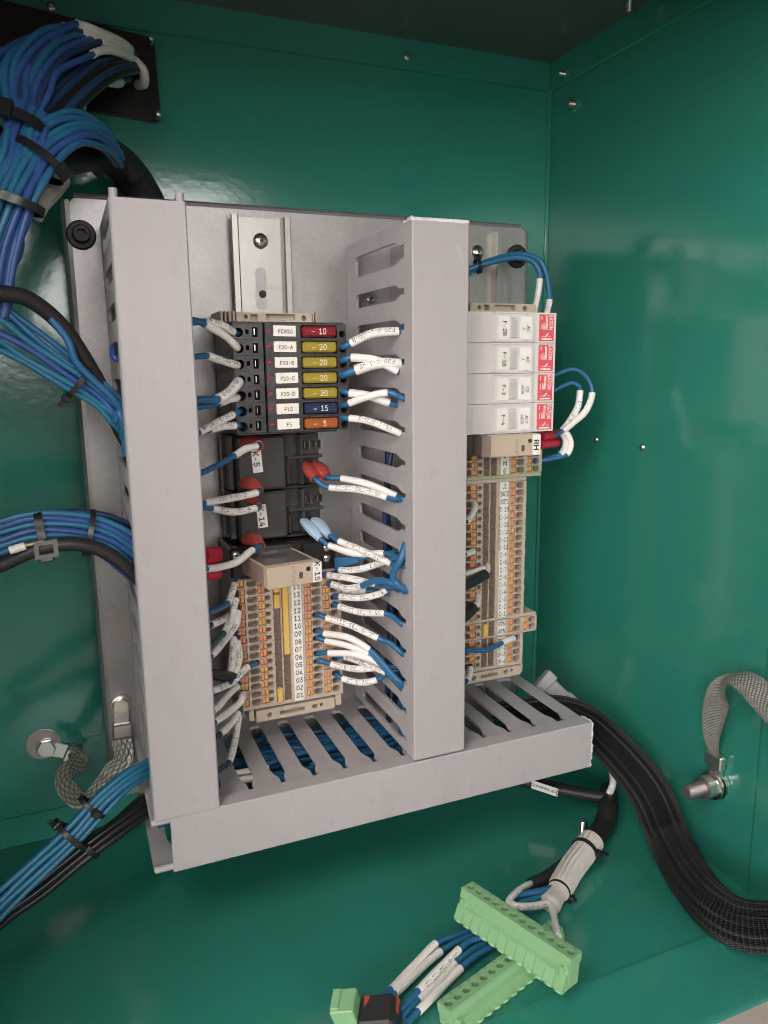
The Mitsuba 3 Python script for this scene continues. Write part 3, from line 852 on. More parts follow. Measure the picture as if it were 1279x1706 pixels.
# ---------------------------------------------------------------- plug-in relays with beige fronts
a_ = math.radians(8.5)
KM = np.array([[math.cos(a_), -math.sin(a_), 0], [math.sin(a_), math.cos(a_), 0], [0, 0, 1]])
KO = np.array([-4.8, -81.0, -189.0])
k = thing('relay', 'beige plug in relay labelled K-15 above the left terminal row', 'relay')
part(k, 'front', xf(cb(0, 31.2, 0, 6, -12.0, 0, .5), KM, KO), 'relay_beige')
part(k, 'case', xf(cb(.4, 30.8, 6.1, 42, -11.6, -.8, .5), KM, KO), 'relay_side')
part(k, 'top_rim', join([xf(cb(.3, 1.5, 6.2, 42, -.9, -.1, .2), KM, KO), xf(cb(29.6, 30.8, 6.2, 42, -.9, -.1, .2), KM, KO), xf(cb(.4, 30.8, 41, 42.2, -.9, -.1, .2), KM, KO)]), 'relay_beige')
part(k, 'clear_top', xf(cb(1.6, 29.5, 6.2, 40.9, -1.0, -.4, .2), KM, KO), 'relay_cover')
part(k, 'pull_notch', xf(cb(11, 20, 33, 36, -.5, -.25, .1), KM, KO), 'bare_metal')
part(k, 'window', xf(cb(18.0, 20.2, -.12, .5, -8.3, -4.8, .05), KM, KO), 'hollow')
part(k, 'push_button', xf(lathe([(0, 0), (1.35, 0), (1.2, .5), (0, .5)], (23.5, 0.05, -3.6), (0, -1, 0), n=16), KM, KO), 'black_plastic')
part(k, 'brand', xf(text('omron', 2.6, (15.1, -.02, -6.2), (0, 0, -1), (1, 0, 0)), KM, KO), 'ink_faint', False)
lk = part(k, 'label', xf(cb(26.2, 31.5, -.3, .2, -11.6, -.6, .1), KM, KO), 'label_white')
part(lk, 'lettering', xf(text('K-15', 3.1, (28.7, -.33, -5.6), (0, 0, -1), (1, 0, 0), bold=True), KM, KO), 'ink', False)
k = thing('relay_socket', 'black screw socket behind the K-15 relay', 'relay socket')
part(k, 'body', join([cb(-16, 47, -40, -9, -204.0, -186.2, .8), cb(26, 46, -43, -39.9, -203.5, -187, .6), cb(-15.5, -3, -43, -39.9, -203.5, -187, .6)]), 'black_gloss')
for c in ((40.1, -44.0, -190.3), (39.9, -44.0, -196.8), (-13.8, -44.0, -189.3)):
    pan_screw(k, c, 2.5)

k = thing('relay', 'beige plug in relay labelled RH under the white breakers', 'relay')
part(k, 'front', cb(132.4, 166.0, -75, -69, -139.2, -126.4, .4), 'relay_beige')
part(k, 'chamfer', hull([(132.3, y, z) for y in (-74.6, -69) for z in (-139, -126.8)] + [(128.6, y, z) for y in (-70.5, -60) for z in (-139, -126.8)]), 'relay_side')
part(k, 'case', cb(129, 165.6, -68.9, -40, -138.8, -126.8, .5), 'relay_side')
part(k, 'clear_top', cb(129, 165.6, -68.8, -40, -126.7, -126.3, .1), 'relay_cover')
part(k, 'window', cb(153.0, 155.2, -75.12, -74.5, -136.4, -132.8, .05), 'hollow')
part(k, 'push_button', lathe([(0, 0), (1.3, 0), (1.2, .5), (0, .5)], (158.8, -75.0, -130.4), (0, -1, 0), n=16), 'black_plastic')
part(k, 'brand', text('omron', 2.6, (150.0, -75.02, -134.0), **DOWN), 'ink_faint', False)
lk = part(k, 'label', cb(160.8, 166.3, -75.3, -74.8, -139.0, -126.8, .1), 'label_white')
part(lk, 'lettering', text('RH', 3.6, (163.2, -75.33, -133.0), bold=True, **DOWN), 'ink', False)
k = thing('relay_socket', 'dark socket beside the RH relay, half hidden by the middle duct', 'relay socket')
part(k, 'body', join([cb(116, 128.2, -62, -9, -139.5, -126.2, .6), cb(128.4, 172, -39.8, -9, -139.5, -126.2, .6)]), 'relay_black')

# ---------------------------------------------------------------- white breakers
CB_ = [('F-2B', ('AC', '2'), 'top'), ('F-1B', ('AC', '1'), 'second'), ('F-2', ('CP', 'HTR'), 'third'), ('F-4', ('ALT', 'HTR'), 'bottom')]
PRO = Polygon([(112, -9), (112, -60), (118, -63.6), (123, -65), (127, -63.6), (137.5, -63.6), (139.8, -66), (164.6, -66), (166.8, -65.2), (167.2, -64.2), (182.4, -64.2), (182.9, -63.6), (182.9, -9)])
for i, (t, tt, pos) in enumerate(CB_):
    zt = -55.4 - 17.75 * i
    zc = zt - 8.85
    k = thing('fuse_switch', f'white fuse switch module labelled {t}, {pos} of the stack of four', 'circuit breaker')
    part(k, 'housing', extr(PRO, zt - 17.45, zt), 'breaker_white', 25)
    part(k, 'latch', join([cb(138, 165.2, -66.35, -65.5, zt - 1.1, zt - .7, .1), cb(138, 166.4, -66.35, -65.5, zt - 16.9, zt - 16.5, .1), cb(160, 161, -66.4, -65.6, zt - 2.0, zt - 1.0, .2), cb(158.6, 162.2, -66.45, -65.6, zt - 16.6, zt - 15.9, .2), cb(166.0, 166.5, -66.0, -64, zt - 17.2, zt - 14.8, .1)]), 'breaker_shade')
    part(k, 'lever_recess', cb(148.6, 155.2, -66.5, -65.5, zc - 6.4, zc + 6.2, .3), 'breaker_white')
    part(k, 'lever', join([cb(149.2, 153.6, -67.4, -66.3, zc - 6.0, zc + 4.4, .4), cb(149.3, 153.4, -66.9, -66.3, zc + 4.9, zc + 5.7, .2)]), 'breaker_shade')
    for nm, x0, x1 in (('label', 141.2, 148.2), ('label', 156.4, 163.8)):
        lk = part(k, nm, cb(x0, x1, -66.4, -65.8, zc - 6.6, zc + 6.3, .1), 'label_white')
        if x0 < 150:
            part(lk, 'lettering', text(t, 2.5, (145.4, -66.44, zc - .6), bold=True, **DOWN), 'ink', False)
        else:
            part(lk, 'lettering', join([text(tt[0], 2.0, (161.6, -66.44, zc - .8), bold=True, **DOWN), text(tt[1], 2.0, (158.4, -66.44, zc - .6), bold=True, **DOWN)]), 'ink', False)
    rk = part(k, 'red_label', cb(170.4, 180.9, -64.55, -63.9, zc - 7.6, zc + 8.0, .1), 'breaker_red')
    z = zc
    bars = [text('EATON', 2.6, (178.7, -64.58, z + 3.3), bold=True, sx=.72, **DOWN)]
    for xx, za, zb in ((176.0, -.9, 7.2), (175.2, -.9, 7.2), (173.6, -.9, 3.0), (172.2, -.9, 2.4), (172.0, 4.6, 7.0), (174.4, -1, 1.8)):
        bars.append(cb(xx - .22, xx + .22, -64.6, -64.4, z + za, z + zb, .01))
    bars += [cb(172, 179.4, -64.6, -64.4, z - 6.9, z - 6.1, .01), cb(172.0, 174.6, -64.6, -64.4, z - 5.0, z - 4.8, .01), cb(176.6, 179.0, -64.6, -64.4, z - 5.0, z - 4.8, .01),
             xf(cb(-1.6, 1.6, -.35, .35, 0, .12, .01), np.stack([unit((1, 0, 1)), unit((-1, 0, 1)), np.array([0, -1.0, 0])], 1), (175.8, -64.5, z - 4.2))]
    part(rk, 'printing', join(bars), 'print_white', False)

# ================================================================ wires at the rails
GR = 'marked wires at the right side of the left terminal row'
IN = (84.9, -70.0, -198.6)


def slot_end(px, *more):
    return [px] + list(more)


# --- from the left terminal row to the middle duct: hole, out, sleeve start ... sleeve end, into the slot
def out(px, d=(0, 0, 0)):
    return tuple(np.array(px) + np.array(d))


def rw(path, words, sl, group=None, **k):
    return wire(path, words, group, sleeves=sl, **k)


rw([(45.4, -36.0, -223.4), (43.6, -47.0, -219.7), (44.9, -52.0, -218.8), (54.7, -60.0, -218.6), (64.0, -65.0, -216.2), (68.1, -68.0, -213.0), (73.2, -72.0, -210.0), (84.9, -70.0, -209.4)], 'white sleeve arching above the straight one, from the outer holes', [(2, 5, 'RH-8-TB2-12-L2', True)])
rw([(45.2, -36.0, -228.7), (43.1, -47.0, -224.4), (44.3, -51.0, -224.9), (54.5, -60.0, -227.3), (66.4, -68.0, -227.3), (70.0, -73.0, -228.5), (72.9, -80.0, -231.4), (82.9, -74.0, -238.8)], 'marked white sleeve from an outer hole, nearly level below the blue loop', [(2, 4, 'K5-4-TB2-12-L2', True)])
rw([(33.4, -38.0, -232.2), (32.5, -48.0, -229.0), (36.0, -52.0, -230.5), (48.4, -61.0, -234.3), (61.7, -69.0, -241.3), (67.1, -75.0, -243.4), (72.4, -81.0, -248.7), (82.8, -74.0, -258.9)], 'blue wire in a long white sleeve slanting down from the row numbered 11', [(2, 4, 'J1-5-TB2-11-L1', True)])
rw([(33.1, -38.0, -242.4), (32.6, -48.0, -239.1), (34.6, -52.0, -239.9), (46.0, -62.0, -240.9), (56.7, -68.0, -247.9), (61.4, -72.0, -253.1), (67.5, -78.0, -261.9), (72.2, -81.0, -267.1), (82.7, -74.0, -277.8)], 'upper of two plain white sleeves curving down together to one slot', [(2, 4, '', True)])
rw([(32.9, -38.0, -247.0), (32.5, -48.0, -243.6), (35.6, -51.0, -244.9), (45.9, -60.0, -246.4), (57.1, -66.0, -250.9), (61.1, -71.0, -254.9), (67.2, -76.0, -263.4), (72.3, -79.0, -269.0), (82.9, -72.0, -280.2)], 'lower of two plain white sleeves curving down together to one slot', [(2, 4, '', True)])
rw([(32.6, -38.0, -257.3), (32.6, -48.0, -253.4), (36.6, -53.0, -252.2), (49.2, -63.0, -251.4), (62.2, -70.0, -256.6), (66.9, -75.0, -262.9), (72.0, -79.0, -269.3), (82.8, -72.0, -282.1)], 'plain white sleeve leaving the row numbered 06 almost level', [(2, 4, '', True)])
rw([(44.4, -36.0, -262.2), (43.8, -46.0, -258.2), (47.7, -50.0, -257.4), (57.8, -60.0, -259.9), (66.7, -69.0, -263.7), (69.2, -74.0, -266.3), (72.4, -78.0, -270.6), (82.0, -72.0, -283.9)], 'white sleeve passing under the level one from an outer hole', [(2, 4, 'J20-5-TB2-6-L2', True)])
rw([(32.5, -38.0, -261.9), (32.5, -48.0, -257.9), (38.2, -51.0, -260.0), (51.2, -57.0, -263.0), (61.5, -62.0, -262.5), (68.4, -67.0, -261.4), (84.7, -70.0, -262.2)], 'white sleeve leaving the row numbered 05 level and ending behind the others', [(2, 4, 'J5-TB2-5-L1', True)])
rw([(44.1, -36.0, -272.8), (43.5, -46.0, -269.7), (45.9, -50.0, -270.9), (54.9, -57.0, -272.4), (63.8, -62.0, -270.1), (70.3, -67.0, -264.7), (84.7, -70.0, -261.5)], 'lowest white sleeve on this side, from the row numbered 03', [(2, 4, 'TB2-3-L2', True)])
rw([(41.8, -38.0, -214.8), (40.4, -47.0, -211.9), (40.5, -51.0, -210.9), (47.7, -57.0, -212.7), (54.4, -63.0, -210.5), (60.6, -72.0, -205.6), (66.7, -81.0, -205.8), (73.1, -84.0, -210.7), (82.8, -76.0, -218.4)], 'blue wire looping out in front of the duct slot from a marked white sleeve', [(2, 4, 'K4-10-TB2-13-L2', True)], r=1.9)
rw([(38.6, -38.0, -208.1), (37.2, -47.0, -205.6), (38.1, -50.0, -205.4), (48.9, -56.0, -206.9), (63.0, -63.0, -210.4), (69.6, -70.0, -211.2), (84.7, -72.0, -215.1)], 'white sleeve running behind the blue loop, just below the socket', [(2, 4, 'TB2-14-L1-J5-2', True)])
rw([(46.9, -36.0, -205.8), (45.8, -45.0, -204.2), (45.9, -50.0, -203.4), (55.7, -58.0, -201.8), (67.6, -66.0, -196.9), (72.2, -73.0, -193.6), (84.0, -72.0, -193.3)], 'marked white sleeve bowing up from the blue spade at the socket', [(2, 4, 'F20-B-1-TB2-14-L2', True)])
rw([(46.8, -40.0, -217.9), (52.3, -46.0, -218.5), (60.8, -54.0, -216.6), (69.9, -60.0, -217.6), (86.7, -66.0, -222.5)], 'short white sleeve half hidden behind the marked ones', [(0.6, 2, 'K4-K7', True)])
k = thing('spade_terminal', 'flat blue insulated spade plugged into the side of the socket', 'connector')
part(k, 'hood', hull([(44.8, -44.0, -197.0), (45.0, -44.0, -204.0), (56.3, -52.0, -194.5), (56.5, -52.0, -200.4), (43.4, -48.0, -196.3), (43.6, -48.0, -202.5), (54.8, -56.0, -194.2), (55.1, -56.0, -198.6)]), 'wire_blue')
wire([(55.1, -54.0, -196.9), (59.6, -56.0, -195.8), (64.5, -60.0, -194.3), (68.5, -64.0, -192.4), (85.9, -68.0, -190.8)], 'thin blue wire leaving the flat blue spade', None, r=1.2, sleeves=[(2.2, 3, '', True)])
wire([(73.0, -84.7, -182.4), (69.0, -87.0, -190.1), (66.0, -82.9, -199.3), (68.0, -82.3, -205.6), (74.0, -93.4, -209.6)], 'blue wire hanging across the mouth of the duct slot', None, r=2.0)

# --- from the relays
wire([(33.2, -33.0, -142.3), (33.1, -40.0, -145.4), (33.6, -45.0, -148.6), (35.8, -48.0, -151.2), (40.5, -50.0, -153.7), (55.8, -58.0, -155.0), (69.1, -68.0, -159.0), (71.6, -75.0, -159.5), (73.4, -81.0, -158.3), (83.2, -74.0, -160.2)], 'lower of two blue wires on red spades at the K-5 relay', 'wires from the relays to the middle duct', sleeves=[(4, 6, 'K5-4-TB2-12-L2', True)], boots=[(0, 2.1, 'boot_red', 4.3)])
wire([(39.7, -31.0, -142.2), (40.0, -39.0, -144.9), (41.2, -44.0, -148.2), (43.8, -47.0, -149.0), (47.9, -50.0, -148.9), (60.3, -60.0, -151.6), (73.7, -71.0, -157.9), (74.1, -76.0, -158.5), (73.3, -82.0, -157.9), (83.2, -74.0, -159.5)], 'upper of two blue wires on red spades at the K-5 relay', 'wires from the relays to the middle duct', sleeves=[(4, 6, '', True)], boots=[(0, 2.1, 'boot_red', 4.3)])
wire([(30.8, -30.0, -176.1), (32.7, -38.0, -179.2), (35.1, -44.0, -183.6), (37.7, -47.0, -186.1), (39.6, -49.0, -187.7), (52.6, -57.0, -192.3), (67.8, -64.0, -192.3), (70.8, -72.0, -191.9), (73.3, -83.0, -194.9), (82.1, -76.0, -201.1)], 'blue wire on the lower clear blue spade at the K-14 relay', 'wires from the relays to the middle duct', sleeves=[(4, 6, '', True)], boots=[(0, 2.3, 'boot_clear_blue', 3.4)])
wire([(37.5, -30.0, -176.0), (39.4, -38.0, -178.7), (41.0, -44.0, -182.4), (43.4, -48.0, -184.0), (45.2, -51.0, -185.3), (56.7, -61.0, -190.4), (69.6, -71.0, -197.0), (71.5, -77.0, -196.5), (72.9, -84.0, -196.0), (82.1, -76.0, -202.9)], 'blue wire on the upper clear blue spade at the K-14 relay', 'wires from the relays to the middle duct', sleeves=[(4, 6, 'J13-10-K14-2', True)], boots=[(0, 2.3, 'boot_clear_blue', 3.4)])
wire([(-4.7, -34.0, -127.4), (-0.6, -40.0, -127.1), (1.6, -46.0, -128.0), (-1.4, -49.0, -128.2), (-7.4, -52.0, -129.0), (-13.9, -56.0, -131.8), (-23.9, -64.0, -135.1), (-34.6, -72.0, -137.9), (-45.7, -76.0, -140.3)], 'blue wire on the red spade above the label K-5', None, sleeves=[(2.7, 5, '', False)], boots=[(0, 2.2, 'boot_red', 4.2)])
wire([(-5.8, -34.0, -150.2), (-2.3, -40.0, -150.0), (0.6, -46.0, -152.8), (-2.5, -49.0, -154.1), (-15.1, -55.0, -154.6), (-32.7, -66.0, -154.4), (-46.5, -76.0, -154.2)], 'marked white sleeve on the red spade between the labels K-5 and K-14', None, sleeves=[(2.8, 5, 'J20-3-K5-D', True)], boots=[(0, 2.2, 'boot_red', 3.9)])
wire([(-4.1, -34.0, -159.0), (-0.9, -38.0, -159.3), (0.7, -44.0, -161.9), (-3.0, -48.0, -162.7), (-15.3, -54.0, -162.7), (-28.5, -62.0, -158.3), (-35.0, -68.0, -156.1), (-46.5, -76.0, -154.2)], 'marked white sleeve on the hidden red spade beside the label K-14', None, sleeves=[(2.9, 5, 'K14-1-SP1-A', True)], boots=[(0, 2.0, 'boot_red', 2.7)])
wire([(-5.9, -34.0, -182.8), (-2.3, -40.0, -181.9), (0.1, -47.0, -184.1), (-3.3, -51.0, -184.7), (-7.1, -54.0, -185.3), (-18.2, -62.0, -189.1), (-34.3, -72.0, -188.1), (-48.7, -78.0, -185.6)], 'plain white sleeve on the red spade beside the K-15 relay', None, sleeves=[(3.8, 6, '', False)], boots=[(0, 2.2, 'boot_red', 3.9)])
for c0, c1, lab in (((-32.6, -58.0, -184.1), (-23.9, -48.0, -186.9), 'upper crimson spade connector half hidden behind the left duct'), ((-33.5, -60.0, -192.8), (-25.0, -50.0, -195.9), 'lower crimson spade connector half hidden behind the left duct')):
    k = thing('spade_terminal', lab, 'connector')
    part(k, 'hood', sweep(np.linspace(c0, c1, 4), 4.6, 2.6, up=(0, -1, .2), n=12), 'boot_crimson', 40)
    part(k, 'blade', rod(c1, np.array(c1) + (np.array(c1) - c0) * .45, 1.6, n=8), 'steel')

# --- fuse block, left side
FL = 'marked wires at the left side of the fuse block'
fw = lambda *a, **k_: wire(*a, **k_)
fw([(-8.5, -52.0, -68.2), (-12.6, -60.0, -67.6), (-19.8, -66.0, -64.4), (-28.8, -72.0, -63.4), (-33.8, -76.0, -64.0), (-44.6, -80.0, -65.2)], 'white sleeve in the topmost hole at the left of the fuse block', None, sleeves=[(1, 3, 'J20-1-F20-A', False)])
fw([(-8.1, -50.0, -76.5), (-11.4, -60.0, -74.9), (-18.2, -66.0, -69.7), (-29.0, -73.0, -64.9), (-34.0, -76.0, -63.1), (-44.4, -80.0, -62.4)], 'plain white sleeve in the second hole at the left of the fuse block', None, sleeves=[(.8, 3, '', False)])
fw([(-8.2, -50.0, -84.6), (-11.9, -60.0, -84.3), (-20.2, -67.0, -82.2), (-28.4, -73.0, -79.9), (-33.7, -77.0, -80.2)] + [(-45.5, -80.0, -80.8)], 'white sleeve in the third hole at the left of the fuse block', None, sleeves=[(.8, 3, '20-S10-11', False)])
fw([(-8.2, -50.0, -92.5), (-11.4, -60.0, -93.5), (-17.4, -67.0, -98.2), (-24.2, -73.0, -101.1), (-30.5, -77.0, -101.1), (-46.8, -80.0, -101.2)], 'thicker white sleeve rising to the fourth hole at the left of the fuse block', None, sleeves=[(.8, 3, 'F20-B-10-2', False)], r=2.0, sr=2.7)
fw([(-8.6, -50.0, -101.0), (-12.5, -59.0, -101.3), (-17.4, -63.0, -101.9), (-22.3, -66.0, -103.2), (-29.8, -72.0, -104.3), (-47.0, -80.0, -105.7)], 'short white sleeve tucked under the thicker one at the fuse block', None, sleeves=[(.8, 3, '', False)])
fw([(-8.0, -50.0, -108.4), (-12.1, -60.0, -108.7), (-15.1, -62.0, -109.8), (-24.4, -68.0, -113.1), (-34.7, -74.0, -117.1), (-48.0, -80.0, -121.4)], 'white sleeve slanting up to the sixth hole at the left of the fuse block', None, sleeves=[(2, 4, 'F15-2-TB1-8', False)])
fw([(-8.4, -50.0, -116.7), (-11.9, -59.0, -115.7), (-14.2, -61.0, -115.5), (-21.6, -65.0, -115.5), (-28.4, -69.0, -116.5), (-38.3, -74.0, -117.6), (-47.8, -80.0, -118.4)], 'lowest white sleeve at the left of the fuse block', None, sleeves=[(2, 4, 'J20-F5-A', False)])
# --- fuse block, right side
for pth, lab, tx in (([(47.5, -56.0, -74.7), (46.4, -63.0, -75.3), (49.4, -66.0, -73.5), (59.7, -72.0, -68.6), (71.6, -80.0, -67.6), (82.6, -76.0, -66.7)], 'topmost white sleeve between the fuse block and the middle duct, bowing upwards', 'F20-A-1-J20-B'),
                     ([(47.3, -56.0, -83.2), (46.2, -63.0, -82.3), (49.6, -66.0, -81.1), (61.2, -72.0, -82.5), (71.6, -78.0, -88.4), (83.5, -74.0, -92.4)], 'plain white sleeve crossing over to the second slot beside the fuses', ''),
                     ([(46.8, -56.0, -91.0), (46.4, -63.0, -90.0), (51.6, -67.0, -87.8), (62.5, -73.0, -84.4), (73.0, -79.0, -84.6), (83.5, -74.0, -84.6)], 'thick white sleeve crossing under the plain one beside the fuses', 'F20-C-1-J3'),
                     ([(46.9, -56.0, -99.2), (46.2, -62.0, -99.1), (48.6, -65.0, -100.0), (57.2, -70.0, -101.4), (67.8, -75.0, -105.4), (83.4, -74.0, -109.5)], 'white sleeve going behind another where two cross beside the fifteen amp fuse', '')):
    thick = 'thick' in lab
    fw(pth, lab, None, sleeves=[(2, 4, tx, True)], r=2.1 if thick else 1.7, sr=2.8 if thick else 2.3)
fw([(46.0, -56.0, -107.5), (45.7, -63.0, -106.5), (47.7, -67.0, -105.4), (55.6, -74.0, -101.9), (65.0, -80.0, -99.7), (69.0, -83.0, -101.3), (72.2, -86.0, -103.2), (82.3, -78.0, -105.3)], 'white sleeve crossing in front of another beside the fifteen amp fuse', None, sleeves=[(2, 4, '', True)])
fw([(45.9, -56.0, -114.8), (45.9, -62.0, -113.8), (48.3, -65.0, -113.7), (57.6, -71.0, -115.3), (72.7, -79.0, -122.0), (82.9, -75.0, -125.4)], 'lowest white sleeve between the fuse block and the middle duct', None, sleeves=[(2, 4, 'F5-1-R10-2', True)])

# --- left terminal row, left side
LL = [([(-13.7, -40.0, -203.2), (-16.5, -50.0, -204.5), (-18.8, -54.0, -208.0), (-21.8, -58.0, -212.0), (-26.9, -64.0, -212.3), (-34.0, -72.0, -211.2), (-47.5, -80.0, -210.5)], [(1, 3, 'J3-11', False)], 'wire_blue', 'white sleeve with a blue tail at the top left of the terminal row'),
      ([(-14.2, -42.0, -219.7), (-19.3, -50.0, -221.6), (-25.6, -58.0, -221.4), (-33.1, -68.0, -219.9), (-47.8, -78.0, -220.7)], [(1, 3, '-TB1-12', False)], 'wire_navy', 'white sleeve running left below the blue tail'),
      ([(-13.1, -42.0, -210.6), (-16.6, -52.0, -212.3), (-19.9, -56.0, -221.1), (-24.9, -60.0, -227.4), (-29.4, -66.0, -228.5), (-34.9, -72.0, -228.7), (-48.6, -80.0, -229.6)], [(1, 3.1, 'TB1-12-J5-7', False)], 'wire_teal', 'long white sleeve curving down to a dark green tail'),
      ([(-12.4, -42.0, -219.2), (-15.5, -53.0, -219.8), (-18.3, -57.0, -225.9), (-25.7, -63.0, -231.1), (-34.7, -72.0, -235.4), (-46.0, -80.0, -237.2)], [(1, 4, 'TB1-11-SP', False)], 'wire_teal', 'long white sleeve outside the others, crossing down to the duct edge'),
      ([(-14.1, -42.0, -233.4), (-18.3, -50.0, -235.2), (-20.2, -54.0, -243.5), (-22.6, -57.0, -252.3), (-27.5, -62.0, -256.9), (-43.4, -76.0, -256.9)], [(1, 3, 'TB1-9-1', False)], 'wire_navy', 'white sleeve hanging straight down, left of a pair'),
      ([(-13.6, -42.0, -237.1), (-16.4, -50.0, -238.0), (-16.4, -55.0, -244.8), (-20.2, -58.0, -253.4), (-25.2, -64.0, -256.5), (-43.5, -76.0, -259.2)], [(1, 3, 'TB1-8', False)], 'wire_navy', 'white sleeve bulging to the right, right of a pair'),
      ([(-1.9, -38.0, -257.4), (-6.6, -48.0, -253.6), (-12.5, -54.0, -252.6), (-17.5, -58.0, -254.5), (-23.5, -62.0, -256.9), (-35.7, -72.0, -255.2), (-49.9, -80.0, -252.4)], [(1.9, 5, 'F20-TB1-5-R', False)], 'wire_blue', 'white sleeve from the blue end in the inner hole, running behind the black tube'),
      ([(-13.1, -40.0, -266.0), (-18.0, -50.0, -264.5), (-26.2, -60.0, -265.7), (-35.0, -70.0, -267.5), (-50.9, -80.0, -268.9)], [(1, 3, '', False)], 'wire_navy', 'plain white sleeve slanting down left, upper of three'),
      ([(-13.4, -40.0, -271.9), (-15.6, -54.0, -269.5), (-19.7, -60.0, -271.2), (-34.7, -72.0, -273.0), (-51.2, -80.0, -274.8)], [(.7, 3, '', False)], 'wire_navy', 'plain white sleeve with a tight bend at its top, middle of three'),
      ([(-13.8, -40.0, -280.1), (-18.8, -54.0, -279.1), (-24.3, -60.0, -281.9), (-31.2, -66.0, -283.5), (-37.9, -72.0, -284.2), (-51.9, -80.0, -286.3)], [(1, 3, '', False)], 'wire_teal', 'plain white sleeve ending in an open mouth, lower of three'),
      ([(-13.2, -40.0, -282.5), (-17.5, -50.0, -282.6), (-21.3, -56.0, -293.1), (-26.8, -64.0, -302.0), (-32.9, -72.0, -300.9), (-41.8, -80.0, -300.3)], [(1, 3, 'SP-TB1-2-TB1-10', False)], 'wire_teal', 'long marked white sleeve hanging down to a dark green tail')]
for pth, sl, col, lab in LL:
    fw(pth, lab, None, sleeves=sl, col=col)
k = thing('heat_shrink_tube', 'black heat shrink tube across the left side of the terminal row', 'tube')
part(k, 'tube', sweep(spline([(-36.5, -66.0, -247.5), (-27.2, -62.0, -252.0), (-20.3, -58.0, -255.8)]), 3.0, n=12), 'heatshrink', 50)

# --- right rail
wire([(142.1, -20.0, -28.7), (147.8, -22.0, -25.8), (157.0, -24.0, -22.8), (175.4, -26.0, -18.7), (187.2, -28.0, -20.3), (191.4, -30.0, -25.5), (193.0, -30.0, -31.4), (191.9, -30.0, -41.1), (189.5, -30.0, -52.4), (190.2, -28.0, -59.8)], 'upper left blue wire arching over the rail end to a white sleeve', None, sleeves=[(6, 8.4, '', True)], r=1.9)
wire([(143.2, -18.0, -30.2), (148.9, -20.0, -27.3), (159.0, -22.0, -21.4), (181.4, -20.0, -15.8), (197.5, -20.0, -18.1), (202.4, -22.0, -25.7), (203.7, -24.0, -35.7), (203.6, -26.0, -44.2), (200.6, -28.0, -52.8), (198.2, -30.0, -61.7)], 'outer blue wire arching over the rail end to a short white sleeve', None, sleeves=[(7, 8.6, '', True)], r=1.9, col='wire_blue_teal')
ziptie((152.1, -22.0, -24.2), (1, -.1, .25), 4.2, 3.4, 'black cable tie on the two blue wires beside the middle duct', head=.1)
wire([(195.7, -40.0, -95.2), (199.2, -42.0, -92.2), (209.7, -46.0, -88.9), (218.4, -48.0, -93.9), (222.1, -50.0, -104.0), (217.8, -50.0, -115.5), (209.7, -48.0, -123.1), (203.8, -46.0, -128.1), (200.2, -42.0, -131.4)], 'outer of two blue loops right of the breakers', None, sleeves=[(4, 7, '', True)], r=1.4, sr=2.2)
wire([(194.6, -40.0, -105.9), (198.7, -42.0, -102.1), (209.2, -44.0, -97.7), (213.5, -46.0, -99.3), (215.5, -46.0, -102.4), (214.1, -46.0, -113.2)] + [(208.6, -45.0, -122.5), (203.9, -44.0, -128.2), (200.3, -40.0, -132.7)], 'inner of two blue loops right of the breakers', None, sleeves=[(4, 7, 'B-5-J1-2', True)], r=1.4, sr=2.2)
wire([(204.5, -38.0, -132.2), (204.9, -44.0, -129.4), (207.1, -47.0, -132.5), (208.0, -48.0, -137.9), (204.9, -48.0, -143.7), (197.2, -47.0, -145.7), (187.7, -44.0, -147.1), (182.4, -38.0, -146.2)], 'blue wire bending back under the crimson spades, outer of a pair', None, sleeves=[(1, 4, '', True)], r=1.6, sr=2.2)
wire([(203.1, -36.0, -133.9), (204.9, -42.0, -130.4), (206.2, -45.0, -134.1), (205.2, -46.0, -139.5), (200.9, -47.0, -143.6), (194.0, -45.0, -145.7), (187.2, -42.0, -147.7), (180.1, -36.0, -147.9)], 'blue wire bending back under the crimson spades, inner of a pair', None, sleeves=[(1.2, 4, '', True)], r=1.6, sr=2.2)
for c0, c1, lab in (((187.2, -44.0, -131.8), (207.8, -36.0, -130.9), 'upper crimson spade below the lowest breaker'), ((184.2, -46.0, -136.9), (203.7, -38.0, -137.0), 'lower crimson spade beside the RH relay')):
    k = thing('spade_terminal', lab, 'connector')
    part(k, 'hood', sweep(np.linspace(c0, c1, 4), 3.6, 2.8, up=(0, 0, 1), n=12), 'boot_crimson', 40)
wire([(104.7, -70.0, -254.8), (124.9, -62.0, -261.2), (139.3, -58.0, -264.9), (148.2, -55.0, -265.3), (156.3, -52.0, -264.7), (166.2, -48.0, -264.6), (177.3, -38.0, -268.8)], 'blue wire crossing the IP labels to the right hand hole', None, sleeves=[(4, 5.2, '', False)], r=1.7, sr=2.0)
k = thing('heat_shrink_tube', 'upper black heat shrink tube poking out from behind the middle duct', 'tube')
part(k, 'tube', sweep(spline([(114.8, -66.0, -218.6), (128.5, -60.0, -218.0), (141.2, -55.0, -215.8)]), 3.5, n=14), 'heatshrink', 50)
part(k, 'wire_end', sweep(spline([(120.1, -56.0, -214.2), (135.0, -52.0, -213.8), (143.2, -50.0, -212.9)]), 1.8, n=10), 'sleeve_white', 50)
part(k, 'white_core', sweep(spline([(140.9, -54.0, -216.4), (145.8, -50.0, -214.8), (149.3, -44.0, -212.6)]), 1.7, n=10), 'sleeve_white', 50)
k = thing('heat_shrink_tube', 'lower black heat shrink tube poking out from behind the middle duct', 'tube')
part(k, 'tube', sweep(spline([(111.7, -66.0, -241.1), (126.0, -58.0, -239.3), (133.3, -54.0, -236.8)]), 3.8, n=14), 'heatshrink', 50)
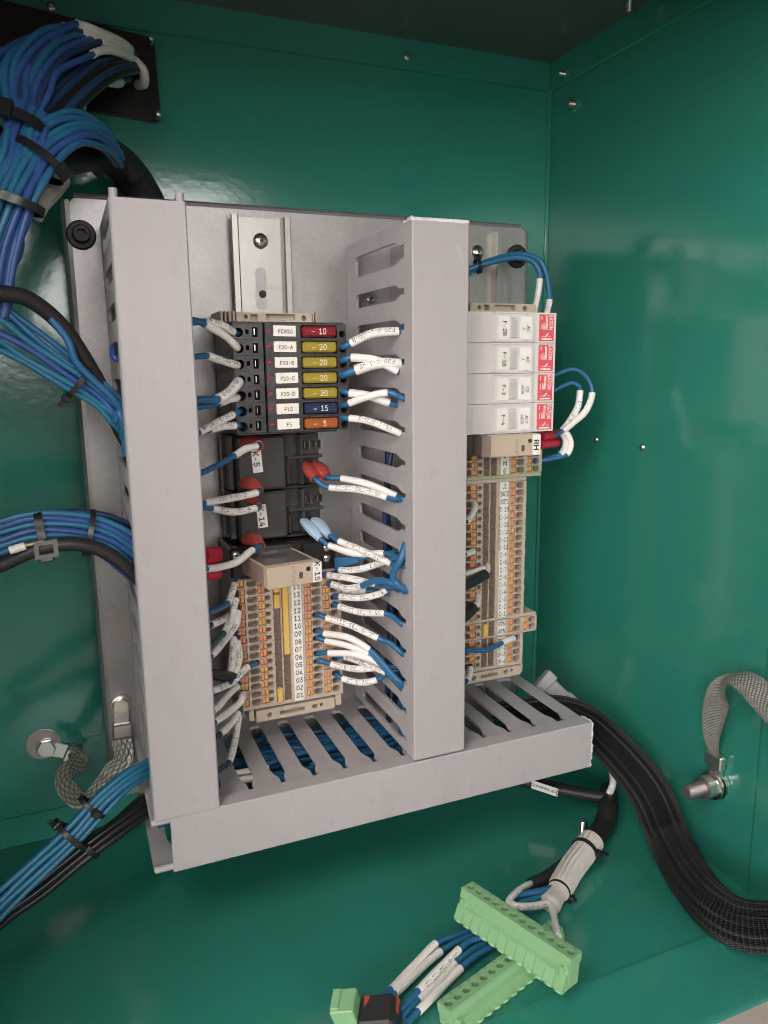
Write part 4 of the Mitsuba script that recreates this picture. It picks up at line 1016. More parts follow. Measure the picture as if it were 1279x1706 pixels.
part(k, 'white_core', sweep(spline([(132.5, -54.0, -236.7), (138.6, -50.0, -235.9), (142.5, -44.0, -232.8)]), 2.0, n=10), 'sleeve_white', 50)
for pth, lab in (([(114.5, -66.0, -181.3), (127.0, -58.0, -178.7), (134.5, -52.0, -173.6), (138.1, -44.0, -170.6)], 'white sleeve peeking out beside the upper right terminal row'), ([(113.0, -66.0, -199.6), (126.4, -58.0, -199.9), (138.3, -46.0, -202.2)], 'pale wire end peeking out above the upper black tube'), ([(118.3, -62.0, -284.9), (129.3, -56.0, -283.1), (135.4, -48.0, -278.1)], 'white sleeve peeking out at the bottom of the right terminal row')):
    wire(pth, lab, None, sleeves=[(.8, len(pth) - 1.2, '', False)], col='wire_navy')

# --- wires inside the ducts, seen through the slots
g = random.Random(3)
for i in range(34):
    y, z = -18 - g.random() * 58, -331 + g.random() * 15
    p = [(-66 + 26 * j + g.uniform(-4, 4), y + g.uniform(-5, 5), z + g.uniform(-1.5, 1.5)) for j in range(8)]
    k = thing('wire', 'blue wire lying inside the bottom duct under the slots', 'wire', 'blue wires lying in the bottom duct')
    scene[k] = mikit.ply(fix(sweep(spline(p, 5), 1.7, n=8)), ('wire_blue', 'wire_blue_teal', 'wire_blue')[g.randrange(3)], smooth=60)
for i in range(2):
    k = thing('wire', f'{("upper", "lower")[i]} of two white sleeves lying in the leftmost slot of the bottom duct', 'wire')
    scene[k] = mikit.ply(fix(sweep(spline([(-30, -58 - 8 * i, -313.4), (-18, -60 - 8 * i, -313), (-4, -61 - 8 * i, -313.4)]), 2.2, n=10)), 'sleeve_white', smooth=60)
for i in range(8):
    x, y = 76 + g.random() * 22, -14 - g.random() * 62
    p = [(x + g.uniform(-2, 2), y + g.uniform(-4, 4), -318 + 26 * j) for j in range(8 if i < 2 else 4)]
    k = thing('wire', 'blue wire running up inside the middle duct', 'wire', 'blue wires inside the middle duct')
    scene[k] = mikit.ply(fix(sweep(spline(p, 5), 1.7, n=8)), ('wire_blue', 'wire_blue_teal', 'wire_navy')[g.randrange(3)], smooth=60)
for i in range(8):
    x, y = -64 + g.random() * 18, -14 - g.random() * 62
    p = [(x + g.uniform(-2, 2), y + g.uniform(-4, 4), -318 + 26 * j) for j in range(9)]
    k = thing('wire', 'dark blue wire running up inside the left duct', 'wire', 'blue wires inside the left duct')
    scene[k] = mikit.ply(fix(sweep(spline(p, 5), 1.7, n=8)), ('wire_blue', 'wire_blue_teal', 'wire_navy')[g.randrange(3)], smooth=60)

# ================================================================ cable bundles at the left
HEX = [(0, 0), (3.3, .3), (-3.3, -.2), (1.6, 2.9), (-1.7, 2.8), (5.0, 2.7), (-4.9, 2.6), (0, -2.9), (3.2, -2.8), (-3.4, -2.9), (6.5, .2), (-6.5, 0), (8.2, 2.4), (-8.1, 2.2), (6.5, -2.8), (-6.6, -2.6)]
GB = ('wire_blue', 'wire_blue_violet', 'wire_blue_teal')
# upper bundle: hangs down the left edge of the picture
bundle([(-125.5, -78.0, -60.9), (-119.6, -80.0, -35.9), (-111.3, -80.0, -15.8), (-104.7, -78.0, 0.8), (-101.3, -72.0, 14.7), (-96.7, -62.0, 26.6)], HEX + [(10, .5), (-10, 0), (9.5, -2.5), (-9.6, 2.6)], 'blue wire in the thick tied bundle at the top left edge', 'blue wires of the thick tied bundle at the top left', r=1.6, seed=4, spread=[1.05, 1, .95, .9, .75, .75], jit=.8)
# fan that runs up from the tie to the black plate
fans = [[(-104.7, -70.0, 19.8), (-104.5, -60.0, 38.6), (-96.4, -46.0, 57.6), (-83.3, -28.0, 75.1), (-73.9, -18.0, 82.4), (-63.5, -8.0, 84.2), (-49.9, 14.0, 88.9), (-40.4, 44.0, 94.5)],
        [(-103.3, -68.0, 20.5), (-101.6, -58.0, 39.6), (-92.4, -44.0, 58.4), (-81.8, -26.0, 74.0), (-72.9, -16.0, 80.5), (-62.5, -4.0, 83.6), (-49.3, 18.0, 88.6), (-41.0, 46.0, 93.2)],
        [(-101.4, -66.0, 21.2), (-98.6, -56.0, 41.1), (-89.2, -42.0, 60.5), (-79.6, -24.0, 74.0), (-71.8, -14.0, 79.8), (-61.7, 0.0, 84.0), (-48.4, 22.0, 88.3), (-41.6, 48.0, 91.8)],
        [(-100.1, -64.0, 21.2), (-95.6, -54.0, 41.5), (-86.1, -38.0, 60.2), (-76.5, -22.0, 71.9), (-67.7, -10.0, 79.6), (-58.5, 4.0, 84.1), (-46.9, 26.0, 87.4), (-38.1, 50.0, 90.3)],
        [(-98.7, -62.0, 21.4), (-92.7, -52.0, 41.5), (-82.4, -34.0, 60.5), (-71.9, -18.0, 72.3), (-63.4, -6.0, 80.5), (-54.7, 8.0, 84.3), (-44.1, 30.0, 86.7), (-36.7, 52.0, 88.6)],
        [(-106.1, -72.0, 18.9), (-108.4, -64.0, 34.4), (-107.1, -56.0, 48.3), (-99.3, -40.0, 61.9), (-85.7, -22.0, 72.8), (-76.8, -6.0, 78.6), (-64.2, 16.0, 82.3), (-49.3, 48.0, 87.0)],
        [(-107.1, -74.0, 17.7), (-111.8, -68.0, 30.4), (-112.4, -60.0, 44.9), (-106.9, -46.0, 56.7), (-93.8, -28.0, 70.5), (-79.7, -12.0, 78.8), (-64.1, 12.0, 85.1), (-47.3, 50.0, 89.8)]]
for i, f in enumerate(fans):
    sl = [(4, 6.5, '', False)] if i < 5 else []
    wire(f, f'{("first", "second", "third", "fourth", "fifth")[i]} blue wire of the dark fan, ending in a white sleeve at the black plate' if i < 5 else ('inner blue wire of the fan going behind the black plate' if i == 5 else 'outermost blue wire of the fan at the left edge'), None, sleeves=sl, r=1.8, sr=2.2, col=('wire_blue_violet', 'wire_navy', 'wire_blue')[i % 3], name='wire')
wire([(-44.7, 36.0, 89.3), (-41.8, 34.0, 87.1), (-37.8, 36.0, 83.8), (-36.9, 42.0, 79.4), (-39.5, 50.0, 80.3)], 'thick white sleeve curling over at the black plate', None, sleeves=[(0, 4, '', False)], r=1.4, sr=2.8)
wire([(-85.5, -20.0, 43.0), (-76.1, -8.0, 52.7), (-68.7, 4.0, 60.7), (-60.4, 14.0, 68.4), (-53.1, 26.0, 72.4), (-45.4, 44.0, 81.0)], 'single blue wire with a short white sleeve below the fan', None, sleeves=[(2.2, 4.2, '', False)], r=2.0, sr=2.7)
# arc of blue wires that runs right from the bundle into the black boot
bundle([(-109.0, -84.0, -14.0), (-103.0, -80.0, -1.9), (-95.5, -74.0, 9.9), (-85.9, -66.0, 19.6), (-76.6, -54.0, 24.7), (-67.3, -38.0, 26.1), (-61.3, -20.0, 25.1)], [(-8, 1), (-5, 2), (-2, 2.4), (1, 2), (4, 1.4), (7, .6), (-6.5, -1.4), (-3, -1.2), (0.5, -1.4), (4, -1.6)], 'blue wire in the arc curving right towards the black boot', 'blue wires of the arc behind the left duct top', r=1.65, seed=8, jit=.7)
wire([(-122.1, -70.0, -43.5), (-114.8, -70.0, -42.5), (-109.9, -70.0, -36.7), (-107.8, -72.0, -30.5), (-108.1, -76.0, -24.8), (-108.7, -80.0, -18.1)], 'single violet blue wire looping below the thick bundle', None, r=1.8, col='wire_blue_violet')
k = thing('cable_sleeve', 'black jacketed cable hanging behind the thick blue bundle', 'cable')
part(k, 'jacket', sweep(spline([(-123.9, -56.0, -40.7), (-116.6, -58.0, -32.8), (-109.4, -60.0, -20.2), (-103.9, -62.0, -9.4), (-98.0, -60.0, 1.7), (-92.2, -50.0, 11.7), (-82.0, -30.0, 18.5)]), 5.6, n=16), 'black_rubber', 60)
k = thing('cable_sleeve', 'light tan cable end under the tie of the thick bundle', 'cable')
part(k, 'jacket', sweep(spline([(-102.1, -62.0, -17.0), (-98.5, -64.0, -11.5), (-93.0, -58.0, -4.7), (-88.8, -46.0, 2.9)]), 4.6, n=14), 'ribbed_sleeve', 60)
k = thing('cable_boot', 'wide black rubber boot behind the top of the left duct', 'cable boot')
pb = spline([(-94.9, -52.0, 9.5), (-84.4, -34.0, 16.2), (-72.7, -14.0, 24.4), (-58.9, 8.0, 26.6), (-47.6, 20.0, 18.9), (-37.3, 26.0, 5.0)])
u_ = np.linspace(0, 1, len(pb))
part(k, 'sleeve', sweep(pb, 6.5 + 4.6 * np.sin(u_ * 2.6), 5 + 3 * np.sin(u_ * 3), up=(0, -1, .2), n=20), 'black_rubber', 60)
part(k, 'fold', sweep(spline([(-86.4, -46.0, 13.2), (-79.6, -36.0, 16.2), (-73.2, -26.0, 16.3), (-68.4, -16.0, 13.8)]), 2.4, 3.2, n=12), 'black_rubber', 60)
part(k, 'collar', sweep(spline([(-70.3, -22.0, 28.9), (-64.7, -14.0, 29.7), (-56.9, 0.0, 26.8), (-50.0, 8.0, 18.7)]), 5.2, n=14), 'black_rubber', 60)
# black fan of wires in shadow
bundle([(-97.2, -58.0, 22.1), (-90.3, -48.0, 33.8), (-79.5, -34.0, 49.8), (-64.7, -8.0, 68.8), (-48.9, 30.0, 86.7)], [(-9, 0), (-6, 1), (-3, .5), (0, 1), (3, 0), (6, 1), (9, 0), (-4, -3), (2, -3), (11, -1)], 'black wire in the dark fan below the blue ones', 'black wires of the dark fan', r=2.0, cols=('tie_black', 'wire_navy', 'black_rubber'), seed=12)
ziptie((-105.8, -70.0, 19.0), (.25, .3, .9), 12.5, 9, 'black cable tie at the foot of the dark fan of wires', head=.2, w=4.5)
ziptie((-97.9, -74.0, 4.1), (.7, .25, .8), 14.0, 9.5, 'long black cable tie curving round the arc of blue wires', head=.45, w=3.4, up=(-.4, -1, .3))
ziptie((-109.7, -81.0, -15.0), (.3, 0, .95), 13.0, 9.0, 'black cable tie on the thick bundle level with the duct top', head=.98, w=3.6)

for i, (lab, f) in enumerate((('stray blue wire crossing over the fan at the upper left', [(-109.0, -76.0, 15.6), (-101.1, -66.0, 29.8), (-98.6, -54.0, 46.6), (-87.7, -36.0, 66.4), (-76.3, -22.0, 81.0), (-68.0, -10.0, 83.4), (-55.1, 6.0, 87.7)]),
                            ('loose blue wire bowing out above the fan near the cabinet roof', [(-102.9, -70.0, 18.8), (-106.1, -62.0, 35.3), (-102.0, -52.0, 53.3), (-91.0, -38.0, 69.9), (-78.0, -20.0, 79.9), (-64.9, -2.0, 82.3), (-47.5, 26.0, 88.0)]),
                            ('blue wire dipping through the middle of the fan', [(-99.7, -62.0, 20.8), (-91.0, -54.0, 37.0), (-85.8, -44.0, 51.0), (-72.8, -26.0, 64.5), (-60.8, -6.0, 76.9), (-46.6, 24.0, 85.6), (-39.3, 46.0, 88.2)]))):
    wire(f, lab, None, sleeves=[(4.2 - .4 * i, 5.8, '', False)], r=1.5, sr=2.0, col=('wire_blue_violet', 'wire_blue', 'wire_blue_violet')[i])

# black plate on the back wall
k = thing('gland_plate', 'black plate screwed to the back wall at the top left', 'plate')
gp = Polygon([(-112, 116), (-28.6, 107.5), (-27.2, 61), (-112, 66)]).buffer(-3).buffer(3)
part(k, 'sheet', ex_y(gp, YB - 3.6, YB - .1), 'black_gloss')
for c in ((-31.0, 50.5, 104.5), (-29.4, 50.5, 63.6), (-71.5, 50.5, 63.1)):
    b = part(k, 'screw', lathe([(1.5 + .3 * (i % 2), h) for i, h in enumerate(np.linspace(0, 8, 17))] + [(0, 8.4)], c, (0, -1, 0), n=14), 'steel', False)

# second bundle: black conduit and blue wires to the left duct
k = thing('cable_sleeve', 'black conduit curving down from the left edge to the left duct', 'cable')
part(k, 'jacket', sweep(spline([(-125.6, -92.0, -51.6), (-117.0, -90.0, -53.6), (-105.7, -86.0, -56.0), (-93.4, -80.0, -67.0), (-83.2, -74.0, -84.9), (-76.7, -70.0, -99.6), (-72.3, -68.0, -113.0), (-68.6, -66.0, -121.6)]), 3.5, n=16), 'black_rubber', 60)
bundle([(-127.5, -82.0, -61.2), (-118.9, -80.0, -67.2), (-106.6, -78.0, -76.2), (-90.1, -75.0, -89.2), (-78.9, -73.0, -98.3), (-71.9, -72.0, -107.1), (-68.6, -70.0, -116.6)], [(-7, 0), (-4.4, 1.2), (-2, .4), (1.2, 1.4), (4, .4), (6.6, .2), (-5.6, -2), (-1, -2.4), (3, -2.2)], 'blue wire in the loose bundle that enters the left duct halfway up', 'blue wires of the middle left bundle', r=1.5, seed=21, spread=[1.5, 1.4, 1.1, .85, .8, .6, .4], jit=.9)
wire([(-98.2, -84.0, -63.4), (-92.1, -83.0, -72.6), (-88.9, -82.0, -82.7), (-81.8, -80.0, -91.4), (-74.9, -78.0, -98.8), (-70.8, -76.0, -106.9), (-70.3, -74.0, -117.0), (-70.3, -72.0, -127.4)], 'blue wire lying over the black conduit', None, r=1.7)
wire([(-74.0, -76.0, -110.2), (-72.2, -78.0, -106.2), (-70.9, -78.0, -110.7), (-70.7, -74.0, -118.5)], 'short blue wire doubling back at the duct mouth', None, r=1.9)
wire([(-71.9, -60.0, -75.7), (-72.2, -66.0, -79.3), (-70.6, -68.0, -81.0), (-64.8, -64.0, -81.6)], 'short blue wire end showing in a slot of the left duct', None, r=1.5, col='wire_blue_violet')
ziptie((-88.1, -75.0, -90.8), (.75, .1, -.62), 9.0, 5.0, 'black cable tie with a round end on the middle left bundle', head=.52, w=2.4, tail=4)

# third bundle: level with the lower half of the left duct
bundle([(-143.7, -72.0, -167.1), (-128.5, -72.0, -163.3), (-112.9, -72.0, -160.4), (-94.6, -70.0, -162.5), (-81.1, -68.0, -168.4), (-68.7, -66.0, -180.0), (-58.5, -62.0, -193.3)], [(-9, 0), (-6, 1.3), (-3, 2.0), (0, 2.4), (3, 1.2), (5.6, 1.5), (8.4, 1.2), (-7, -2), (-1, -2.2), (4, -2.4)], 'blue wire in the tied bundle that enters the left duct in its lower half', 'blue wires of the lower left bundle', r=1.6, seed=31, jit=.7, spread=[1.2, 1, 1, .9, .9, 1, 1])
k = thing('cable_sleeve', 'black jacketed cable along the bottom of the lower left bundle', 'cable')
part(k, 'jacket', sweep(spline([(-144.6, -75.0, -178.8), (-129.4, -75.0, -174.8), (-113.5, -77.0, -168.6), (-97.7, -77.0, -167.3)] + [(-81.9, -74.0, -174.3), (-65.8, -70.0, -192.6), (-55.9, -66.0, -207.1)]), 3.4, n=16), 'heatshrink', 60)
bundle([(-123.6, -60.0, -158.2), (-107.6, -60.0, -157.2), (-91.2, -58.0, -158.4), (-77.2, -56.0, -163.1), (-62.9, -52.0, -174.1)], [(-2.5, 0), (0, .8), (2.4, 0)], 'dark blue wire along the top of the lower left bundle', 'dark blue wires on top of the lower left bundle', r=1.7, cols=('wire_navy',), seed=33)
ziptie((-110.5, -73.0, -162.2), (1, 0, .1), 10.5, 5.6, 'wide black cable tie with a square buckle on the lower left bundle', head=.5, w=3.6)
k = thing('cable_clip', 'grey square buckle hanging below the wide cable tie', 'buckle')
cc = np.array((-109.0, -80.0, -168.1))
ring = sbox(-4.6, -3.6, 4.6, 3.6).buffer(.5).difference(sbox(-3.1, -2.2, 3.1, 2.2))
part(k, 'frame', xf(extr(ring, -1.4, 1.4), np.array([[1, 0, 0], [0, 0, -1.0], [.08, 1, 0]]), cc), 'tie_clip_grey')
ziptie((-89.2, -70.0, -163.3), (1, 0, -.25), 10.2, 5.2, 'narrow black cable tie on the lower left bundle near the duct', head=.42, w=2.4)
k = thing('ferrule_wire', 'short stripped wire with a white ferrule under the wide cable tie', 'wire')
part(k, 'ferrule', sweep(spline([(-124.4, -80.0, -167.1), (-120.8, -80.0, -166.3), (-117.7, -80.0, -165.5)]), 1.9, n=12), 'sleeve_white', 50)
for ph in (0, math.pi):
    q = spline([(-117.7, -80.0, -165.5), (-113.6, -80.0, -164.8), (-109.5, -79.0, -164.2)], 16)
    L = np.linspace(0, 1, len(q))
    q = q + np.stack([0 * L, .5 * np.cos(L * 30 + ph), .5 * np.sin(L * 30 + ph)], 1)
    part(k, 'strand', sweep(q, .55, n=6), 'gold_wire', 60)

# fourth bundle: bottom left
bundle([(-159.4, -95.0, -345.8), (-143.3, -92.0, -333.9), (-126.3, -88.0, -323.6), (-109.1, -84.0, -312.5)] + [(-93.9, -78.0, -301.2), (-80.4, -72.0, -295.5), (-65.1, -62.0, -295.2)], [(-5, .6), (-2, 1.8), (1.2, 2.2), (4, 1.4), (-3.4, -1.2), (.2, -1.0), (3.4, -1.4)], 'blue wire in the tied bundle rising from the bottom left edge', 'blue wires of the bottom left bundle', r=1.6, seed=41, jit=.55, spread=[1.25, 1.15, 1, 1, .95, .8, .8])
bundle([(-163.0, -82.0, -367.9), (-145.9, -80.0, -352.4), (-126.1, -77.0, -343.1), (-105.3, -73.0, -332.6), (-88.4, -68.0, -326.3), (-70.4, -60.0, -322.1), (-60.1, -54.0, -322.3)], [(-2.6, 0), (1.2, 1.2), (3.6, -.6)], 'black wire below the blue ones in the bottom left bundle', 'black wires of the bottom left bundle', r=2.1, cols=('tie_black',), seed=43, jit=.3)
k = thing('cable_sleeve', 'thick black cable end beside the bottom of the left duct', 'cable')
part(k, 'jacket', sweep(spline([(-102.1, -66.0, -330.9), (-89.7, -62.0, -328.2), (-74.7, -56.0, -321.2), (-65.4, -50.0, -320.2)]), 4.6, n=14), 'heatshrink', 60)
ziptie((-109.7, -84.0, -313.6), (.75, .1, .6), 9.4, 5.6, 'black cable tie with a large knob at the bottom left bundle', head=.05, w=2.6, tail=5)
ziptie((-99.5, -80.0, -302.7), (.7, .1, .6), 7.6, 4.6, 'black cable tie on the bottom left bundle next to the braid', head=.3, w=2.2)
ziptie((-102.2, -71.0, -330.5), (.8, .1, .5), 6.0, 4.6, 'lower black cable tie holding the black wires to the bundle', head=.92, w=2.6)

# ================================================================ earth straps
# left strap: from the back wall to the plate
def lug(k, c, nrm, d, r=5.2, L=17, thick=1.6):
    """Crimp lug: eye at c on a surface with normal nrm, tongue along d."""
    n_, d_ = unit(nrm), unit(d)
    s_ = np.cross(n_, d_)
    M = np.stack([d_, s_, n_], 1)
    eye = Point(0, 0).buffer(r).union(Polygon([(0, -r * .8), (L * .55, -r * .72), (L * .6, -r * .9), (L, -r * .9), (L, r * .9), (L * .6, r * .9), (L * .55, r * .72), (0, r * .8)])).difference(Point(0, 0).buffer(r * .45))
    part(k, 'lug', xf(extr(eye, .3, .3 + thick), M, c), 'tinned_lug')
    part(k, 'barrel', xf(cb(L * .58, L, -r * .95, r * .95, thick * .6, thick * 2.4, .7), M, c), 'tinned_lug')
    return M


k = thing('earth_strap', 'short tinned braid strap joining the green wall to the plate', 'earth strap')
A = np.array((-125.0, 53.6, -328.8))
B_ = np.array((-79.0, -1.2, -284.3))
lug(k, A, (0, -1, 0), (.86, 0, -.42), 6.4, 22)
lug(k, B_, (0, -1, 0), (-.03, -.1, -1), 5.6, 20)
part(k, 'bolt_head', join([along(extr(Polygon(hexagon(5.4)), 0, 3.6), A + [0, -2, 0], (0, -1, 0)), lathe([(6.2, 0), (6.2, 1.2), (4.6, 1.5), (0, 1.5)], A + [0, -1.4, 0], (0, -1, 0))]), 'steel')
part(k, 'bolt_head', join([along(extr(Polygon(hexagon(4.6)), 0, 3.2), B_ + [0, -1.6, 0], (0, -1, 0), .4), lathe([(5.2, 0), (5.2, 1.0), (4.2, 1.4), (0, 1.4)], B_ + [0, -1.2, 0], (0, -1, 0))]), 'steel')
bp = spline([(-106.9, 44.0, -334.4), (-105.7, 34.0, -335.6), (-112.7, 22.0, -332.8), (-114.4, 12.0, -336.1), (-108.2, 2.0, -341.7), (-100.1, -6.0, -339.3), (-91.2, -10.0, -327.4), (-87.5, -12.0, -321.7), (-80.2, -12.0, -314.8), (-80.1, -6.0, -305.2)], 9)
v, f, U = sweep(bp, 5.8, 3.2, n=18, uv=True, up=(.3, -1, .3))
part(k, 'braid', (v, f), 'braided_metal', uv=U)
k = thing('bare_spot', 'round bare metal patch in the green paint behind the left lug', 'paint patch')
part(k, 'patch', lathe([(10.6, 0), (10.2, .12), (0, .12)], A + [-1.5, .45 - .0, 1.5], (0, -1, 0), n=40), 'bare_metal', False)

# right strap on the side wall
k = thing('earth_strap', 'flat braided strap bolted to the right side wall', 'earth strap')
A = np.array((254.8, -142.6, -340.3))
lug(k, A, (-1, 0, 0), (0, -.02, 1), 6.6, 21, 2.0)
part(k, 'washer', join([lathe([(8.6, 0), (8.6, 1.6), (7.8, 2.1), (0, 2.1)], A + [-2.3, 0, 0], (-1, 0, 0), n=30), lathe([(9.0, 0), (9.0, 1.0), (0, 1.0)], A + [.4, 0, 0], (-1, 0, 0), n=30)]), 'steel')
part(k, 'nut', along(extr(Polygon(hexagon(7.6)).intersection(Point(0, 0).buffer(7.1)), 0, 6.2), A + [-4.5, 0, 0], (-1, 0, 0), .3), 'tinned_lug')
z = np.linspace(0, 12.5, 19)
part(k, 'bolt', lathe([(3.8 + .75 * (i % 2), h) for i, h in enumerate(z)] + [(3.5, 13.2), (0, 13.2)], A + [-10.6, 0, 0], (-1, 0, 0), n=22), 'dull_steel', False)
sp = spline([(250.0, -144.4, -319.1), (246.0, -144.6, -308.0), (243.0, -147.2, -293.9), (240.0, -153.0, -276.5), (238.0, -159.5, -264.7), (236.0, -167.9, -257.5), (234.0, -179.4, -256.8), (232.0, -191.2, -261.1), (230.0, -206.2, -266.5), (229, -235, -282), (231, -300, -306), (238, -380, -322)], 9)
w_ = np.interp(np.linspace(0, 1, len(sp)), [0, .08, .2, .34, 1], [3.8, 5.4, 7.6, 8.4, 8.8])
v, f, U = sweep(sp, w_, .9, n=26, uv=True, up=np.array([np.interp(np.linspace(0, 1, len(sp)), [0, .27, .4, .67], q) for q in ([-1, -.8, -.3, -.2], [.0, -.3, .1, .2], [.0, .5, 1, 1])]).T)
part(k, 'braid', (v, f), 'braided_flat', uv=U)

# ================================================================ bottom right: braided harness and fittings
k = thing('cable_harness', 'thick black braided cable harness curving over the floor to the right', 'cable')
cp = spline([(160, -42, -323), (192, -48, -322), (212, -58, -325), (224, -74, -335), (230.0, -111.6, -353.7), (229.9, -131.4, -374.0), (219.0, -160.2, -380.0), (212.6, -184.7, -381.0), (214.9, -202.2, -380.0), (226.2, -214.0, -377.0), (244.2, -226.6, -372.0), (262, -330, -368), (310, -440, -366), (380, -560, -364)], 9)
u_ = np.linspace(0, 1, len(cp))
v, f, U = sweep(cp, np.interp(u_, [0, .12, .3, .6, .8, 1], [10.5, 12.5, 13.4, 13.2, 12.4, 12.2]), np.interp(u_, [0, .12, .3, .7, 1], [10.5, 11.5, 13, 12, 12]), n=104, uv=True)
ang = U[:, 0] * 2 * np.pi
ctr = np.zeros_like(v); m_ = len(cp)
ctr[:m_ * 105] = np.repeat(cp, 105, 0); ctr[m_ * 105:m_ * 105 + 105] = cp[0]; ctr[m_ * 105 + 105:] = cp[-1]
dv = v - ctr
v = ctr + dv * (1 + .10 * (np.abs(np.sin(ang * 6.5 + U[:, 1] * .010)) - .6) + .035 * np.sin(ang * 3 - U[:, 1] * .02) * np.interp(U[:, 1], [20, 120], [.2, 1]))[:, None]
part(k, 'braided_sleeve', (v, f), 'mesh_sleeve', uv=U)
k = thing('conduit_fitting', 'grey plastic fitting behind the right end of the bottom duct', 'conduit fitting')
c0, c1 = np.array((216.5, -12.0, -315.9)), np.array((243.4, -30.0, -346.4))
ax = unit(c1 - c0)
sd = unit(np.cross(ax, (0, -1, 0)))
fm = np.stack([ax, sd, np.cross(ax, sd)], 1)
part(k, 'cap', xf(cb(-1.5, 7, -8.0, 8.0, -5, 5, .7), fm, c0), 'duct_grey')
part(k, 'arm', xf(cb(7, 23, -5.6, 5.6, -4, 4, .5), fm, c0), 'duct_grey')
part(k, 'collar', xf(cb(20.5, 36, -7.0, 7.0, -4.8, 4.8, .7), fm, c0), 'duct_grey')

# below the bottom duct: cable with heat shrink and label
k = thing('cable_end', 'black heat shrink cable end with a white terminator tag under the bottom duct', 'cable')
t0, t1 = (178.9, -39.7, -374.0), (230.4, -76.4, -381.0)
part(k, 'heat_shrink', sweep(spline([t0, (202.0, -56.1, -378.0), (217.1, -66.6, -380.0), t1]), 4.8, 4.4, n=16), 'heatshrink', 60)
tc = np.array((187.3, -62.5, -371.0))
xd = unit(np.array((193.5, -69.1, -372.0)) - np.array((180.8, -54.8, -370.0))); yd = unit(np.cross(xd, (0, -1, 0)) * -1)
yd = unit(np.array([0, -.25, 1]) - xd * (np.array([0, -.25, 1]) @ xd))
nd = np.cross(xd, yd)
lk = part(k, 'tag', xf(cb(-10.5, 8.0, -3.6, 3.2, -.2, .2, .1), np.stack([xd, yd, nd], 1), tc), 'label_white')
part(lk, 'border', join([xf(cb(7.2, 7.6, -3.2, 2.8, .2, .26, .01), np.stack([xd, yd, nd], 1), tc)]), 'ink', False)
part(lk, 'lettering', text('120R TERMINATOR', 2.0, tc - xd * 1.4 + nd * .22, -xd, -yd, bold=True, sx=.8), 'ink', False)
wire([(224.2, -74.5, -350.0), (232.3, -74.0, -361.0), (234.4, -74.0, -371.0), (229.7, -75.8, -378.0), (225.6, -76.0, -381.0)], 'white wire pair looping down from the harness to the black cable end', None, sleeves=[(0, 4, '', False)], r=1.2, sr=2.4)
k = thing('cable', 'black cable dropping from the tagged cable end to the ribbed white sleeve', 'cable')
part(k, 'jacket', sweep(spline([(253.7, -46.0, -397.9), (225.0, -81.9, -382.0), (211.1, -93.4, -386.0), (196.0, -103.9, -386.0), (185.6, -110.2, -386.0)]), 6.4, n=16), 'black_rubber', 60)
k = thing('cable', 'thinner black cable running beside the ribbed white sleeve', 'cable')
part(k, 'jacket', sweep(spline([(184.3, -108.3, -386.0), (165.0, -114.9, -388.0), (149.4, -118.6, -390.0), (137.5, -120.5, -390.0)]), 4.0, n=14), 'heatshrink', 60)
k = thing('cable_sleeve', 'ribbed white cable sleeve tied at both ends on the floor', 'cable sleeve')
rp = spline([(190.0, -109.1, -382.0), (179.4, -114.6, -384.0), (163.2, -123.3, -386.0), (147.1, -133.9, -388.0), (137.2, -139.8, -389.0)], 9)
v, f, U = sweep(rp, np.interp(np.linspace(0, 1, len(rp)), [0, .1, .7, .8, 1], [7.6, 7.8, 7.4, 5.2, 6.2]), n=30, uv=True)
part(k, 'sleeve', (v, f), 'ribbed_sleeve', uv=U)
ziptie(rp[8], rp[9] - rp[7], 7.9, 7.9, 'black cable tie at the upper end of the ribbed white sleeve', up=(-.6, -.4, .7), head=.05, w=2.4, tail=6)
ziptie(rp[26], rp[27] - rp[25], 6.2, 6.2, 'black cable tie at the lower end of the ribbed white sleeve', up=(.2, -.4, .9), head=.0, w=2.6, tail=2)

# white and blue wires to the green connectors
wire([(137.4, -140.7, -388.0), (124.5, -142.8, -384.0), (112.8, -143.8, -380.0), (109.6, -140.3, -380.0), (103.8, -142.3, -382.0)], 'white sleeve lettered P10 running to the big green connector', None, sleeves=[(0, 3, 'P10-9-SP17-6', False)], r=1.3, sr=2.1)
wire([(137.6, -139.2, -388.0), (131.0, -151.4, -384.0), (123.8, -163.7, -380.0), (117.1, -175.5, -376.0)], 'short white sleeve dropping to the right half of the big green connector', None, sleeves=[(0, 3, '', False)], r=1.3, sr=1.8)
wire([(137.0, -120.6, -389.0), (125.7, -127.5, -384.0), (113.9, -135.8, -380.0), (106.2, -142.0, -380.0)], 'white sleeve leaving the thinner black cable', None, sleeves=[(0, 3, 'SP17-6', False)], r=1.3, sr=1.8)
bundle([(150.5, -132.2, -389.0), (135.5, -132.8, -388.0), (120.6, -131.8, -388.0), (107.5, -135.7, -388.0), (90.4, -142.1, -389.0)], [(-3, 0), (0, .5), (3, 0)], 'blue wire between the ribbed sleeve and the big green connector', 'blue wires behind the big green connector', r=1.9, cols=('wire_blue_teal', 'wire_blue'), seed=51)
